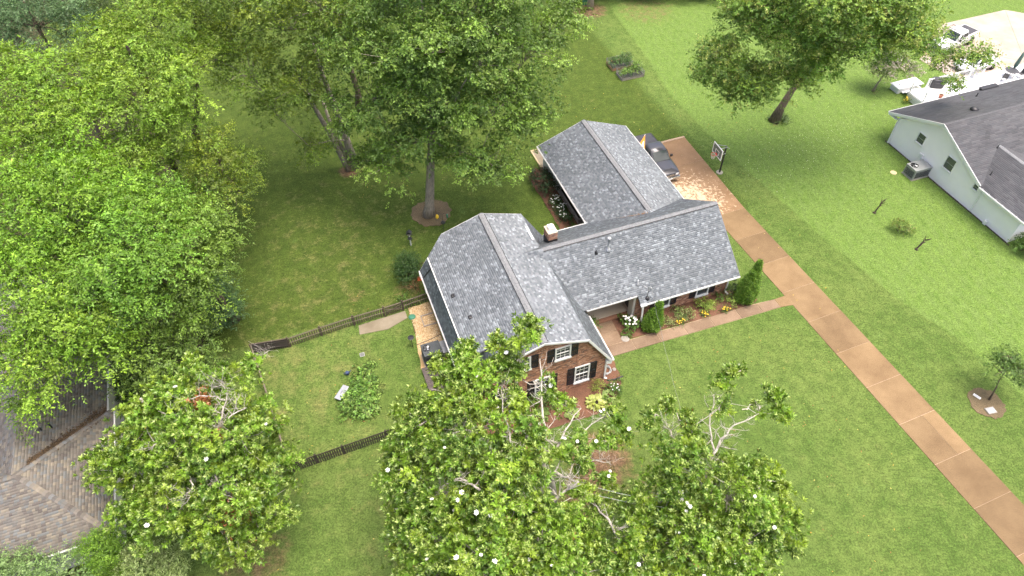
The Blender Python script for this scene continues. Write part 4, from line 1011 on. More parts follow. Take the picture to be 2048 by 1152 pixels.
part(t, 'lid', MB().lathe([(.26,0),(.27,.05),(.22,.11),(.05,.13)], n=20), M['green']); part(t, 'grip', MB().box(-.1,.1,-.02,.02,.125,.15), M['green'])
t = thing('timber_planter', 'small sunken timber planter in the wood chips by the house', 'planter', HW(-9.75,9.2), HA)
for b_ in ((-.55,.35,-.6,-.52),(-.55,.35,.42,.5),(-.62,-.552,-.6,.5)): part(t, 'timber', MB().box(b_[0],b_[1],b_[2],b_[3],.02,.12), M['chips'] if False else M['greywood'])
t = thing('drain_pipe', 'dark thin drain pipe lying across the wood chips', 'pipe', HW(-10.3,7.3), HA); part(t, 'pipe', MB().tube([(-1.0,-.1,.05),(-.2,.0,.06),(.9,.22,.05)], .025, 6), M['wire'])
t = thing('storm_grate', 'small square storm drain grate in the grass', 'drain', HW(-15.15,7.75), HA)
part(t, 'frame', MB().box(-.17,.17,-.17,.17,.0,.02), M['greymetal'])
for k in range(5): part(t, 'bar', MB().box(-.13,.13,-.125+k*.055,-.10+k*.055,.021,.03), M['dark'])
t = thing('grey_storage_bin', 'low grey plastic bin lying beside the vegetable patch', 'bin', HW(-17.1,4.9), HA+R(48))
part(t, 'bin', MB().loft([[Vector((x*s,y*s,z)) for x,y in ((-.55,-.2),(.55,-.2),(.55,.2),(-.55,.2))] for z,s in ((0,.9),(.26,1.0))]), M['greybin'], bevel=.02); part(t, 'lid', MB().box(-.58,.58,-.23,.23,.262,.31), M['galv'], bevel=.015); part(t, 'handle', MB().box(-.12,.12,-.03,.03,.311,.345), M['greybin'])
t = thing('watering_can', 'dark blue watering can at the vegetable patch edge', 'watering can', HW(-16.45,6.45), HA)
part(t, 'body', MB().lathe([(.13,0),(.14,.22),(.1,.27),(.05,.28)], n=14), M['blue'], True); part(t, 'spout', MB().tube([(.1,0,.08),(.3,.05,.3)], [.035,.025], 8), M['blue']); part(t, 'handle', MB().tube([(-.1,0,.25),(-.22,0,.22),(-.2,0,.05),(-.12,0,.04)], .018, 6), M['blue'])

# ------------------------------------------------------------------ hose and drain at the brick corner
t = thing('garden_hose', 'coiled grey garden hose on the mulch at the brick house corner', 'hose', HW(.45,.45), HA)
pts = []
for i in range(110):
    a = i*.36; r_ = .34+.05*math.sin(i*.9); pts.append((r_*math.cos(a), r_*math.sin(a)*.95, .05+.0016*i+.01*math.sin(i)))
part(t, 'coil', MB().tube(pts, .017, 6), M['hose'], True); part(t, 'nozzle', MB().lathe([(.03,0),(.025,.14),(.04,.17)], (.42,-.1,.06), 10, 'x'), M['dark'])
t = thing('corrugated_drain_pipe', 'black drain pipe running from the downspout across the corner bed', 'pipe', HW(.2,-.1), HA)
pts = [(i*.05, -.22-.10*math.sin(i/22*2.4), .06) for i in range(24)]; part(t, 'pipe', MB().tube(pts, [.058 if i % 2 else .05 for i in range(24)], 10), M['dark'])
for a_, b_, s_ in ((1.05,.35,.13),(1.0,1.0,.16)):
    t = thing('stepping_stone', 'pale flat stone on the mulch near the coiled hose' if s_ < .15 else 'pale round stone by the front walk and the house eave', 'stone', HW(a_,b_)); part(t, 'stone', MB().lathe([(s_,0.02),(s_*1.05,.07),(s_*.7,.1)], n=10), M['stone'], bevel=.0)
t = thing('stepping_stone', 'pale round stone where the walk bends under the hydrangea', 'stone', HW(2.95,2.5)); part(t, 'stone', MB().lathe([(.3,.02),(.31,.07),(.22,.1)], n=12), M['stone'])

# ------------------------------------------------------------------ raised vegetable beds
def raised_bed(label, a0, a1, b0, b1, m):
    c = HW((a0+a1)/2, (b0+b1)/2); t = thing('raised_bed', label, 'planter', c, HA); w2, d2 = (a1-a0)/2, (b1-b0)/2
    for sg in (-1,1):
        part(t, 'side_board', MB().box(-w2,w2,sg*d2-.03,sg*d2+.03,0,.28), m); part(t, 'end_board', MB().box(sg*(w2-.035)-.03,sg*(w2-.035)+.03,-d2+.031,d2-.031,0,.27), m)
    part(t, 'soil', MB().box(-w2+.07,w2-.07,-d2+.031,d2-.031,.01,.22), M['soil'])
    for sx in (-1,0,1):
        for sy in (-1,1): part(t, 'stake', MB().tube([(sx*w2*.98,sy*(d2+.05),0),(sx*w2*.98,sy*(d2+.05),.75)], .022, 6), M['greywood'])
    mb = MB()
    for sy in (-1,1):
        for z in np.arange(.3,.74,.07): mb.bar((-w2,sy*(d2+.05),z), (w2,sy*(d2+.05),z), .012, .012)
        for x in np.arange(-w2,w2,.11): mb.bar((x,sy*(d2+.05),.3), (x,sy*(d2+.05),.72), .012, .012)
    for sx in (-1,1):
        for z in np.arange(.3,.74,.07): mb.bar((sx*w2*.98,-d2,z), (sx*w2*.98,d2,z), .012, .012)
    part(t, 'wire_mesh', mb, M['mesh']); return t
RB1 = raised_bed('orange timber raised vegetable bed, the farther of the pair on the back lawn', 17.45, 19.8, 35.2, 36.7, M['orangewood'])
RB2 = raised_bed('grey timber raised vegetable bed, the nearer of the pair on the back lawn', 17.55, 20.1, 33.1, 34.5, M['greywood'])

# ------------------------------------------------------------------ basketball hoop
BB = thing('basketball_hoop', 'basketball hoop with clear white-framed backboard on a black pole by the driveway', 'basketball hoop', HW(19.16,16.5), HA+R(-3))
part(BB, 'footing', MB().lathe([(.3,0),(.3,.06)], n=14), M['stone'])
part(BB, 'pole', MB().tube([(0,0,.05),(0,-.02,2.9)], .075, 10), M['dark'])
for z0, z1 in ((2.2,2.75),(2.85,3.45)):
    for y_ in (-.2,.2): part(BB, 'strut', MB().bar((.02,y_*.5-.02,z0), (-1.15,y_*1.6-.5,z1), .05, .05), M['greymetal'])
part(BB, 'strut', MB().bar((.35,-.02,2.55), (-.1,-.02,3.0), .06, .06), M['greymetal'])
fr = MB()
for (y0, y1, z0, z1) in ((-.75,.75,3.55,3.62),(-.75,.75,2.6,2.67),(-.75,-.68,2.671,3.549),(.68,.75,2.671,3.549),(-.3,.3,3.16,3.2),(-.3,.3,2.78,2.82),(-.3,-.26,2.821,3.159),(.26,.3,2.821,3.159)): fr.box(-1.26,-1.21,y0-.62,y1-.62,z0,z1)
part(BB, 'backboard_frame', fr, M['white']); part(BB, 'backboard', MB().box(-1.25,-1.23,-1.29,.05,2.68,3.54), M['board'])
rim_pts = [(-1.55+.23*math.cos(a), -.62+.23*math.sin(a), 2.85) for a in np.linspace(0, 2*math.pi, 25)]
part(BB, 'rim', MB().tube(rim_pts, .018, 6), M['redrim']); part(BB, 'rim_bracket', MB().box(-1.33,-1.262,-.74,-.5,2.74,2.88), M['redrim'])
mb = MB()
for k in range(12):
    a = k*math.pi/6
    for dr_ in (.26,-.26): mb.tube([(-1.55+.23*math.cos(a), -.62+.23*math.sin(a), 2.85), (-1.55+.17*math.cos(a+dr_), -.62+.17*math.sin(a+dr_), 2.62), (-1.55+.12*math.cos(a+2*dr_), -.62+.12*math.sin(a+2*dr_), 2.4)], .009, 4)
part(BB, 'net', mb, M['netcord'])

# ------------------------------------------------------------------ vehicles (local frame: x forward, y to the left)
def ring(x, wy, zb_, zt, crown=.03, tuck=.06):
    pts = [(-wy*.93,zb_),(-wy,zb_+.14),(-wy,zt-.2),(-wy+.02,zt-.08),(-wy+tuck,zt),(-wy*.5,zt+crown),(0,zt+crown*1.3)]
    pts = pts+[(-y, z) for y, z in pts[-2::-1]]
    return [Vector((x,y,z)) for y, z in pts]
def wheel(t, x, y, r=.40, wd=.26):
    sg = 1 if y > 0 else -1
    ty = part(t, 'wheel', MB().lathe([(r*.62,-wd/2),(r*.93,-wd/2),(r,-wd/2+.05),(r,wd/2-.05),(r*.93,wd/2),(r*.62,wd/2)], (x,y,r), 24, 'y'), M['tyre'], True)
    mb = MB(); mb.lathe([(r*.6,sg*(wd/2-.03)-.02),(r*.6,sg*(wd/2-.03)+.02),(r*.2,sg*(wd/2-.03)+.03)], (x,y,r), 20, 'y'); part(ty, 'rim', mb, M['rim'])
def truck(name, label, loc, rz, paint, cover=True, rack=False, cat='truck'):
    t = thing(name, label, cat, loc, rz)
    L = [ (2.88,.80,.55,.95),(2.80,.92,.45,1.04),(2.2,.97,.42,1.12),(1.45,.98,.42,1.17),(1.1,.985,.42,1.17),(-.95,.985,.42,1.17)]
    part(t, 'body', MB().loft([ring(*a) for a in L]), paint, True)
    bed = [(-.97,.985,.46,1.30),(-2.7,.985,.46,1.32),(-2.84,.95,.5,1.30)]
    part(t, 'bed', MB().loft([ring(*a, crown=.0, tuck=.03) for a in bed]), paint, True)
    if cover:
        part(t, 'bed_cover', MB().box(-2.74,-1.0,-.86,.86,1.29,1.35), M['tonneau'], bevel=.02)
        for i in range(1,3): part(t, 'cover_seam', MB().box(-1.0-i*.58-.012,-1.0-i*.58+.012,-.85,.85,1.345,1.358), M['dark'])
    else:
        part(t, 'bed_floor', MB().box(-2.7,-1.02,-.8,.8,1.28,1.335), M['tonneau'])
    # cab: pillars and roof, glass set between
    lo = [(1.12,.90),(-.93,.90)]; 
    def rg(z, x0, x1, wy): return [Vector(p) for p in ((x0,-wy*.9,z),(x0+.02,0,z),(x0,wy*.9,z),(x0-.25,wy,z),(x1+.2,wy,z),(x1,wy*.92,z),(x1,-wy*.92,z),(x1+.2,-wy,z),(x0-.25,-wy,z))]
    part(t, 'cab', MB().loft([rg(1.14,1.18,-.93,.95), rg(1.45,.78,-.90,.88), rg(1.80,.30,-.82,.78), rg(1.89,.18,-.76,.70), rg(1.92,.0,-.6,.5)]), paint, True)
    part(t, 'windscreen', MB().prism([(1.17,-.76,1.20),(1.17,.76,1.20),(.46,.66,1.765),(.46,-.66,1.765)], (.02,0,.03)), M['windscreen'])
    part(t, 'rear_window', MB().prism([(-.925,-.6,1.42),(-.925,.6,1.42),(-.855,.58,1.76),(-.855,-.58,1.76)], (-.02,0,0)), M['windscreen'])
    for sg in (-1,1):
        for x0, x1, x2, x3 in ((.72,.14,.14,.36),(.06,-.72,-.68,.06)):
            part(t, 'side_window', MB().prism([(x0,sg*.90,1.36),(x1,sg*.90,1.36),(x2,sg*.80,1.72),(x3,sg*.80,1.72)], (0,sg*.018,.004)), M['windscreen'])
        part(t, 'mirror', MB().box(.78,.92,sg*1.0-.02*sg,sg*1.2,1.2,1.44), M['dark'], bevel=.03)
        part(t, 'headlight', MB().box(2.74,2.905,sg*.62-.14,sg*.62+.14,.80,.98), M['lamp'], bevel=.02)
        part(t, 'tail_light', MB().box(-2.875,-2.80,sg*.86-.07,sg*.86+.07,.85,1.2), M['redlamp'], bevel=.01)
        part(t, 'door_handle', MB().box(-.15,.05,sg*.99-.01,sg*.99+.015,1.0,1.04), M['chrome'])
        for x in (1.95,-1.85):
            part(t, 'wheel_arch', MB().lathe([(.50,-.02),(.50,.02)], (x,sg*.972,.44), 24, 'y'), M['dark'])
            wheel(t, x, sg*.90)
    gr = part(t, 'grille', MB().box(2.86,2.915,-.46,.46,.70,.98), M['dark'], bevel=.01)
    for k in range(3): part(gr, 'bar', MB().box(2.916,2.93,-.45,.45,.74+k*.09,.765+k*.09), M['chrome'])
    part(t, 'bumper', MB().box(2.78,3.0,-.94,.94,.45,.66), M['chrome'], bevel=.04); part(t, 'rear_bumper', MB().box(-2.98,-2.82,-.92,.92,.48,.62), M['chrome'], bevel=.03)
    part(t, 'number_plate', MB().box(3.001,3.012,-.16,.16,.5,.62), M['white'])
    part(t, 'hood_bulge', MB().prism([(1.3,-.5,1.19),(2.3,-.42,1.13),(2.3,.42,1.13),(1.3,.5,1.19)], (0,0,.035)), paint, bevel=.012)
    if rack:
        for x in (.9,.05): 
            part(t, 'rack_hoop', MB().tube([(x,-.8,1.2),(x-.1,-.78,2.1),(x-.1,.78,2.1),(x,.8,1.2)], .03, 6), M['dark'])
        for y in (-.78,0,.78): part(t, 'rack_rail', MB().tube([(.8,y,2.1),(-.05,y,2.1)], .025, 6), M['dark'])
    return t
truck('pickup_truck', 'dark grey pickup truck with covered bed parked beside the garage', HW(14.22,19.62,.034), HA-math.pi/2, M['truckpaint'])
p1, p2 = G(1870,98,.6), G(1941,66,.6); d_ = (p1-p2)
truck('white_pickup', 'white pickup truck with black rack on the pale driveway behind the leafy branches', ((p1.x+p2.x)/2,(p1.y+p2.y)/2,.03), math.atan2(d_.y,d_.x), M['whitepaint'], False, True)
def sedan(name, label, loc, rz, paint):
    t = thing(name, label, 'car', loc, rz)
    L = [(2.3,.70,.38,.62),(2.2,.82,.3,.70),(1.5,.89,.26,.84),(.8,.90,.26,.90),(-1.2,.90,.26,.95),(-2.1,.84,.3,.92),(-2.3,.74,.4,.84)]
    part(t, 'body', MB().loft([ring(*a) for a in L]), paint, True)
    def rg(z, x0, x1, wy): return [Vector(p) for p in ((x0,-wy*.85,z),(x0+.04,0,z),(x0,wy*.85,z),(x0-.3,wy,z),(x1+.3,wy,z),(x1,wy*.85,z),(x1-.03,0,z),(x1,-wy*.85,z),(x1+.3,-wy,z),(x0-.3,-wy,z))]
    part(t, 'cabin', MB().loft([rg(.88,1.0,-1.75,.82), rg(1.15,.5,-1.35,.73), rg(1.36,.05,-.95,.62), rg(1.42,-.2,-.75,.45)]), paint, True)
    part(t, 'windscreen', MB().prism([(.99,-.68,.93),(.99,.68,.93),(.17,.54,1.34),(.17,-.54,1.34)], (.015,0,.03)), M['windscreen']); part(t, 'rear_window', MB().prism([(-1.72,-.66,.95),(-1.72,.66,.95),(-1.02,.52,1.34),(-1.02,-.52,1.34)], (-.015,0,.03)), M['windscreen'])
    for sg in (-1,1):
        part(t, 'side_window', MB().prism([(.62,sg*.785,.98),(-1.25,sg*.785,.98),(-.85,sg*.655,1.32),(.05,sg*.655,1.32)], (0,sg*.02,.01)), M['windscreen'])
        part(t, 'headlight', MB().box(2.1,2.27,sg*.58-.14,sg*.58+.14,.55,.68), M['lamp'], bevel=.02); part(t, 'tail_light', MB().box(-2.29,-2.2,sg*.6-.15,sg*.6+.15,.68,.8), M['redlamp'])
        for x in (1.4,-1.4): wheel(t, x, sg*.80, .32, .22)
    return t
p1, p2 = G(1914,135,.5), G(1990,120,.5); d_ = (p1-p2)
sedan('white_sedan', 'white sedan parked beside the white deck under hanging branches', ((p1.x+p2.x)/2,(p1.y+p2.y)/2,.03), math.atan2(d_.y,d_.x), M['whitepaint'])

# ------------------------------------------------------------------ flag, ornaments, feeders, cone, signs, cables
t = thing('orange_flag', 'orange triangular garden flag with pale centre hanging at the garage eave', 'flag', HW(12.75,19.9,0), HA)
part(t, 'pole', MB().tube([(-.35,-.05,2.0),(.75,.8,2.75)], .018, 6), M['white'])
mb = MB(); mb.prism([(.72,.78,2.72),(-.05,.22,2.35),(.25,-.35,1.75)], (.01,-.01,.01)); part(t, 'cloth', mb, M['orange']); 
part(t, 'emblem', MB().prism([(.40,.36,2.42),(.12,.14,2.26),(.24,-.02,2.02)], (.03,-.03,.03)), M['petal'])
def feeder(name, label, loc, kind):
    t = thing(name, label, 'bird feeder', loc)
    if kind == 0:
        part(t, 'post', MB().tube([(0,0,0),(0,0,1.15)], .05, 10), M['white']); part(t, 'house', MB().box(-.14,.14,-.12,.12,1.15,1.4), M['greywood'], bevel=.01)
        part(t, 'roof', MB().prism([(-.22,-.18,1.38),(.22,-.18,1.38),(0,-.18,1.58)], (0,.36,0)), M['dark']); part(t, 'perch', MB().tube([(-.3,.0,1.2),(.3,.0,1.2)], .015, 6), M['dark']); part(t, 'baffle', MB().lathe([(.2,.75),(.05,.95)], n=14), M['dark'])
    else:
        part(t, 'post', MB().tube([(0,0,0),(0,0,1.9)], .014, 6), M['dark']); part(t, 'arm', MB().tube([(0,0,1.9),(.2,0,2.05),(.4,0,1.95)], .012, 6), M['dark']); part(t, 'arm', MB().tube([(0,0,1.9),(-.2,0,2.05),(-.42,0,1.95)], .012, 6), M['dark'])
        part(t, 'tube_feeder', MB().lathe([(.06,1.55),(.07,1.6),(.07,1.9),(.02,1.95)], (.4,0,0), 12), M['green']); part(t, 'yellow_feeder', MB().lathe([(.05,1.45),(.14,1.6),(.12,1.78),(.03,1.93)], (-.42,0,0), 12), M['yellow']); part(t, 'baffle', MB().lathe([(.19,1.0),(.16,1.1),(.02,1.25)], n=14), M['dark'])
    return t
q_ = G(822,490); feeder('bird_house', 'small bird house on a white post beside the dark green shrub', (q_.x,q_.y,0), 0)
q_ = G(888,463); feeder('bird_feeder', 'yellow and green bird feeders on a thin black pole beside the mulch ring', (q_.x,q_.y,0), 1)
t = thing('orange_cone', 'orange cone showing just past the far roof corner by the red shrub', 'cone', HW(-9.35,13.4)); part(t, 'cone', MB().lathe([(.2,.03),(.16,.05),(.03,.7),(.01,.72)], n=14), M['orangeplastic'], True); part(t, 'base', MB().box(-.24,.24,-.24,.24,0,.03), M['orangeplastic'])
t = thing('tree_plaque', 'pale grey rectangular plaque on the mulch under the young tree', 'plaque', (31.35,24.0,.04), R(12)); part(t, 'slab', MB().box(-.32,.32,-.24,.24,0,.07), M['stone'], bevel=.015); part(t, 'face', MB().box(-.27,.27,-.19,.19,.071,.078), M['galv'])
t = thing('white_marker', 'small white board lying on the mulch ring of the young tree', 'marker', (30.95,25.1,.045), R(-50)); part(t, 'board', MB().box(-.24,.24,-.09,.09,0,.05), M['white'], bevel=.01); part(t, 'edge', MB().box(-.2,.2,-.05,.05,.051,.055), M['galv'])
t = thing('utility_cover', 'round tan cover in the grass near the grey heat pump', 'cover', (34.26,48.59,0)); part(t, 'lid', MB().lathe([(.28,.003),(.28,.02),(.24,.026)], n=18), M['newwood'])
# overhead service cable to the house mast
q0 = HW(4.98,3.45,zf(3.6)+1.1)
for lbl, q1, sag in (('thin service cable dropping from the roof mast over the front lawn', Vector((9.6,12.0,7.2)), .5),):
    t = thing('service_cable', lbl, 'cable', (0,0,0)); pts = []
    for i in range(25): f = i/24; p = q0.lerp(q1, f); pts.append((p.x,p.y,p.z-sag*4*f*(1-f)))
    part(t, 'cable', MB().tube(pts, .007, 5), M['wire']); part(t, 'cable', MB().tube([(x+.03*math.sin(i*1.7),y,z+.02) for i,(x,y,z) in enumerate(pts)], .005, 4), M['greymetal'])
for i, (a_, b_) in enumerate((((1148,963),(1320,1003)),((1190,990),(1330,1015)))):
    p, q = G(*a_,7.5), G(*b_,7.5); t = thing('guy_cable', ('upper' if i == 0 else 'lower')+' thin pale cable strung between the two flowering magnolias', 'cable', (0,0,0)); part(t, 'cable', MB().tube([p, (p+q)/2-Vector((0,0,.15)), q], .008, 4), M['hose']); part(t, 'clamp', MB().tube([p-Vector((.06,0,0)), p+Vector((.06,0,0))], .03, 6), M['galv'])
# timber border of the gravel pad
t = thing('timber_border', 'yellow timber border round the gravel pad behind the garage', 'border', HO, HA)
part(t, 'timber', MB().box(4.38,4.5,22.7,25.4,0,.12), M['newwood'], bevel=.01); part(t, 'timber', MB().box(4.51,8.6,25.28,25.4,0,.12), M['newwood'], bevel=.01)
# loose wood chips
lp = []
for i in range(5200):
    u_, v_ = rng.random(), rng.random(); a_ = -9.45-u_*(1.55+.25*(1-v_)); b_ = 5.1+v_*5.65; p = HW(a_, b_); lp.append((p.x,p.y,.045))
scatter('wood_chips', lp, 0, .055, [(.50,.35,.17),(.60,.45,.26),(.36,.22,.10),(.66,.54,.36)], M['chip'])

# ------------------------------------------------------------------ vegetation
def nrm(a): return a/np.maximum(np.linalg.norm(a, axis=-1, keepdims=True), 1e-9)
def leaf_geo(P, D, N, L, W, C):
    """diamond leaves, slightly folded; arrays in, quad arrays out"""
    D = nrm(D); S = nrm(np.cross(N, D)); N2 = np.cross(D, S)
    L = L[:, None]; W = W[:, None]
    a = P; b = P+D*L*.45+S*W*.5+N2*W*.12; c = P+D*L-N2*L*.10; d = P+D*L*.45-S*W*.5+N2*W*.12
    return np.stack([a, b, c, d], 1).reshape(-1, 3), np.repeat(C, 4, 0)
def sprays_to_leaves(pos, dr, col, m, twig, L, W, up=1.0, jit=.45, cj=.18):
    """leafy twigs: m leaves alternate along each twig"""
    S = len(pos); Vs, Cs = [], []
    dr = nrm(dr); side = nrm(np.cross(dr, np.array([0, 0, 1.])+rng.normal(0, .25, (S, 3))))
    tl = twig*rng.uniform(.6, 1.3, S)
    for i in range(m):
        t = (i+.3)/m; sg = 1 if i % 2 else -1
        if i == m-1: sg = 0
        P = pos+dr*(tl*t)[:, None]+np.array([0, 0, -1.])*(tl*t*t*.22)[:, None]+rng.normal(0, .03, (S, 3))
        D = dr*.55+side*sg*.8+rng.normal(0, .28, (S, 3))+np.array([0, 0, -.12])
        N = np.array([0, 0, 1.])*up*.55+dr*.8+rng.normal(0, jit*.8, (S, 3))
        l = L*rng.uniform(.5, 1.3, S); w = W*rng.uniform(.6, 1.25, S)
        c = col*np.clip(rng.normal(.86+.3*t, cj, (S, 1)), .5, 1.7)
        v, cc = leaf_geo(P, D, N, l, w, c); Vs.append(v); Cs.append(cc)
    return np.concatenate(Vs), np.concatenate(Cs)
def rosettes_to_leaves(pos, dr, col, m, L, W, open_=.9, cj=.16, young=None):
    S = len(pos); dr = nrm(dr); a = nrm(np.cross(dr, rng.normal(0, 1, (S, 3)))); b = np.cross(dr, a); Vs, Cs = [], []
    for i in range(m):
        an = 2*np.pi*i*.382+rng.normal(0, .2, S); op = open_*(1.25-.6*i/m)+rng.normal(0, .12, S)
        rad = a*np.cos(an)[:, None]+b*np.sin(an)[:, None]
        D = dr*np.cos(op)[:, None]+rad*np.sin(op)[:, None]
        N = dr*np.sin(op)[:, None]-rad*np.cos(op)[:, None]+rng.normal(0, .15, (S, 3))
        P = pos+D*.02-dr*(.10*(1-i/m))
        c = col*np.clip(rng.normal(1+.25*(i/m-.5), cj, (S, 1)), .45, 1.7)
        v, cc = leaf_geo(P, D, N, L*rng.uniform(.7, 1.2, S), W*rng.uniform(.8, 1.2, S), c); Vs.append(v); Cs.append(cc)
    return np.concatenate(Vs), np.concatenate(Cs)
def sphere_dirs(n, zlo=-.5):
    z = rng.uniform(zlo, 1, n); a = rng.uniform(0, 2*np.pi, n); r = np.sqrt(1-z*z)
    return np.stack([r*np.cos(a), r*np.sin(a), z], 1)
def bough_field(lobes, dens, spr, rb, zlo=-.5, inner=.22, pal=None, tone=.2, hang=0.0):
    """sprays gathered in boughs over the shells of a set of crown lobes; returns spray position, direction, colour, bough centres"""
    lob = np.array(lobes, float); B, BD, LI = [], [], []
    for li, (x, y, z, r, rz) in enumerate(lob):
        n = max(6, int(dens*r*(r+rz)*.5*12.6))
        d = sphere_dirs(n, zlo); u = rng.uniform(.70, 1.12, n); k = rng.random(n) < inner; u[k] = rng.uniform(.3, .6, k.sum())
        u *= 1+.10*np.sin(d[:, 0]*5+li)+.08*np.sin(d[:, 1]*7+li*2)
        B.append(np.array([x, y, z])+d*np.array([r, r, rz])*u[:, None]); BD.append(d); LI.append(np.full(n, li))
    B = np.concatenate(B); BD = np.concatenate(BD); LI = np.concatenate(LI)
    keep = np.ones(len(B), bool)
    for li, (x, y, z, r, rz) in enumerate(lob):
        q = (B-np.array([x, y, z]))/np.array([r, r, rz]); keep &= ~((np.linalg.norm(q, axis=1) < .6) & (LI != li))
    B, BD, LI = B[keep], BD[keep], LI[keep]; n = len(B)
    pal = np.array(pal); bc = pal[rng.integers(len(pal), size=n)]*np.clip(rng.normal(1, tone, (n, 1)), .6, 1.5)
    R_ = rb*rng.uniform(.5, 1.35, n)*np.clip(lob[LI, 3]/.85, .5, 1.0)
    P = np.repeat(B, spr, 0); k = n*spr; z = rng.uniform(-.45, 1, k); an = rng.uniform(0, 2*np.pi, k); rxy = np.sqrt(1-z*z)
    sh = np.stack([rxy*np.cos(an), rxy*np.sin(an), z], 1); Rr = np.repeat(R_, spr)[:, None]*rng.uniform(.55, 1.05, (k, 1))
    stretch = np.repeat(nrm(BD*np.array([1, 1, .3])), spr, 0)
    pos = P+sh*np.array([1, 1, .55])*Rr+stretch*(rng.normal(.0, .35, (k, 1))*np.repeat(R_, spr)[:, None]); od = np.repeat(BD, spr, 0)
    dr = od*np.array([.6, .6, .2])+sh*np.array([1, 1, .6])+rng.normal(0, .2, (k, 3)); dr[:, 2] -= hang
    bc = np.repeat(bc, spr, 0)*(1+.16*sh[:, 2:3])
    thin = rng.random(k) < np.repeat(np.clip(lob[LI, 3]/.6, .6, 1.0), spr)
    return pos[thin], dr[thin], bc[thin], B, LI
def limbs(mb, base, path, r0, lobes, B, LI, twig_share=.5, twig_r=.02, n=7, limb_r=.35, sag=.0, wob=.25):
    """trunk up a path, a limb to every lobe, twigs out to the boughs"""
    path = [Vector(p) for p in path]
    k = len(path); rr = [r0*(1-.72*i/(k-1)) for i in range(k)]; rr[0] = r0*1.35
    mb.tube(path, rr, 10)
    nodes = [(p, rr[i]) for i, p in enumerate(path) if p.z-path[0].z > .22*(path[-1].z-path[0].z)]
    ax = path[-1]
    order = sorted(range(len(lobes)), key=lambda i: min((Vector(lobes[i][:3])-p).length for p, _ in nodes))
    for li in order:
        x, y, z, r, rz = lobes[li]
        c = Vector((x, y, z-.2*rz))
        p, pr = min(nodes, key=lambda t: (c-t[0]).length*(1.0+.35*(t[0].z > c.z-.3))); lr = min(pr*.72, max(.045, limb_r*(r/3.0)*.45))
        mid = p.lerp(c, .5)+Vector((random.uniform(-wob, wob), random.uniform(-wob, wob), .04*(c-p).length)); q1 = p.lerp(mid, .5)+Vector((random.uniform(-wob, wob)*.5, 0, .05))
        mb.tube([p, q1, mid, mid.lerp(c, .6)+Vector((random.uniform(-wob, wob)*.6, 0, .1)), c], [lr, lr*.9, lr*.8, lr*.7, lr*.6], n)
        nodes += [(mid, lr*.8), (c, lr*.7)]
        idx = np.where(LI == li)[0]; rng.shuffle(idx)
        for j in idx[:int(len(idx)*twig_share)]:
            b = Vector(B[j]); s0 = p.lerp(c, random.uniform(.55, 1.0)) if random.random() < .4 else c
            m_ = s0.lerp(b, .5)+Vector((random.uniform(-.2, .2), random.uniform(-.2, .2), random.uniform(-.1, .25)))
            mb.tube([s0, m_, b], [twig_r*1.7, twig_r*1.1, twig_r*.5], 4, False)
PAL_ELM = [(0.156,0.281,0.027),(0.122,0.234,0.022),(0.192,0.322,0.032),(0.140,0.261,0.024),(0.174,0.281,0.027)]
PAL_GUM = [(0.118,0.206,0.034),(0.149,0.246,0.039),(0.092,0.166,0.029),(0.176,0.273,0.047),(0.134,0.224,0.045)]
PAL_MAPLE = [(0.112,0.208,0.032),(0.094,0.175,0.028),(0.138,0.238,0.037),(0.164,0.264,0.040),(0.195,0.282,0.045)]
PAL_MAG = [(0.123,0.228,0.024),(0.156,0.263,0.026),(0.097,0.184,0.024),(0.204,0.297,0.033),(0.139,0.245,0.024)]
PAL_DULL = [(0.113,0.188,0.022),(0.133,0.200,0.020),(0.095,0.159,0.020),(0.158,0.214,0.020)]
PAL_TEAL = [(.075,.150,.052),(.090,.165,.055),(.065,.130,.046)]
def tree(name, label, lobes, base, path, r0, pal, dens=1.5, spr=9, rb=.75, m=7, twig=.55, L=.17, W=.085, bark='bark', group=None, hang=.12, tone=.22, inner=.24, zlo=-.5, lm='leaf', extra=None, twig_share=.45, cat='tree', limb_r=.35):
    t = thing(name, label, cat, base, 0, group); o0 = np.array(base, float)
    pos, dr, col, B, LI = bough_field(lobes, dens, spr, rb, zlo, inner, pal, tone, hang)
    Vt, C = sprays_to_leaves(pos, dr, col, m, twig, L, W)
    if extra is not None:
        v2, c2 = extra(lobes, B); Vt = np.concatenate([Vt, v2]); C = np.concatenate([C, c2])
    cr = link('crown', mesh_q('crown', Vt-o0, np.arange(len(Vt)).reshape(-1, 4), C, M[lm]), t)
    mb = MB(); limbs(mb, base, path, r0, lobes, B, LI, twig_share, limb_r=limb_r)
    mb.v = [(x-o0[0], y-o0[1], z-o0[2]) for x, y, z in mb.v]; part(t, 'trunk', mb, M[bark], True)
    return t
def LB(px, py, h, r, rz=None):
    p = G(px, py, h); return (p.x, p.y, h, r, rz if rz else r*.78)
def straight(base, top, n=5, wob=.15):
    b = Vector(base); t = Vector(top); return [b.lerp(t, i/n)+Vector((random.uniform(-wob, wob)*(0 < i < n), random.uniform(-wob, wob)*(0 < i < n), 0)) for i in range(n+1)]

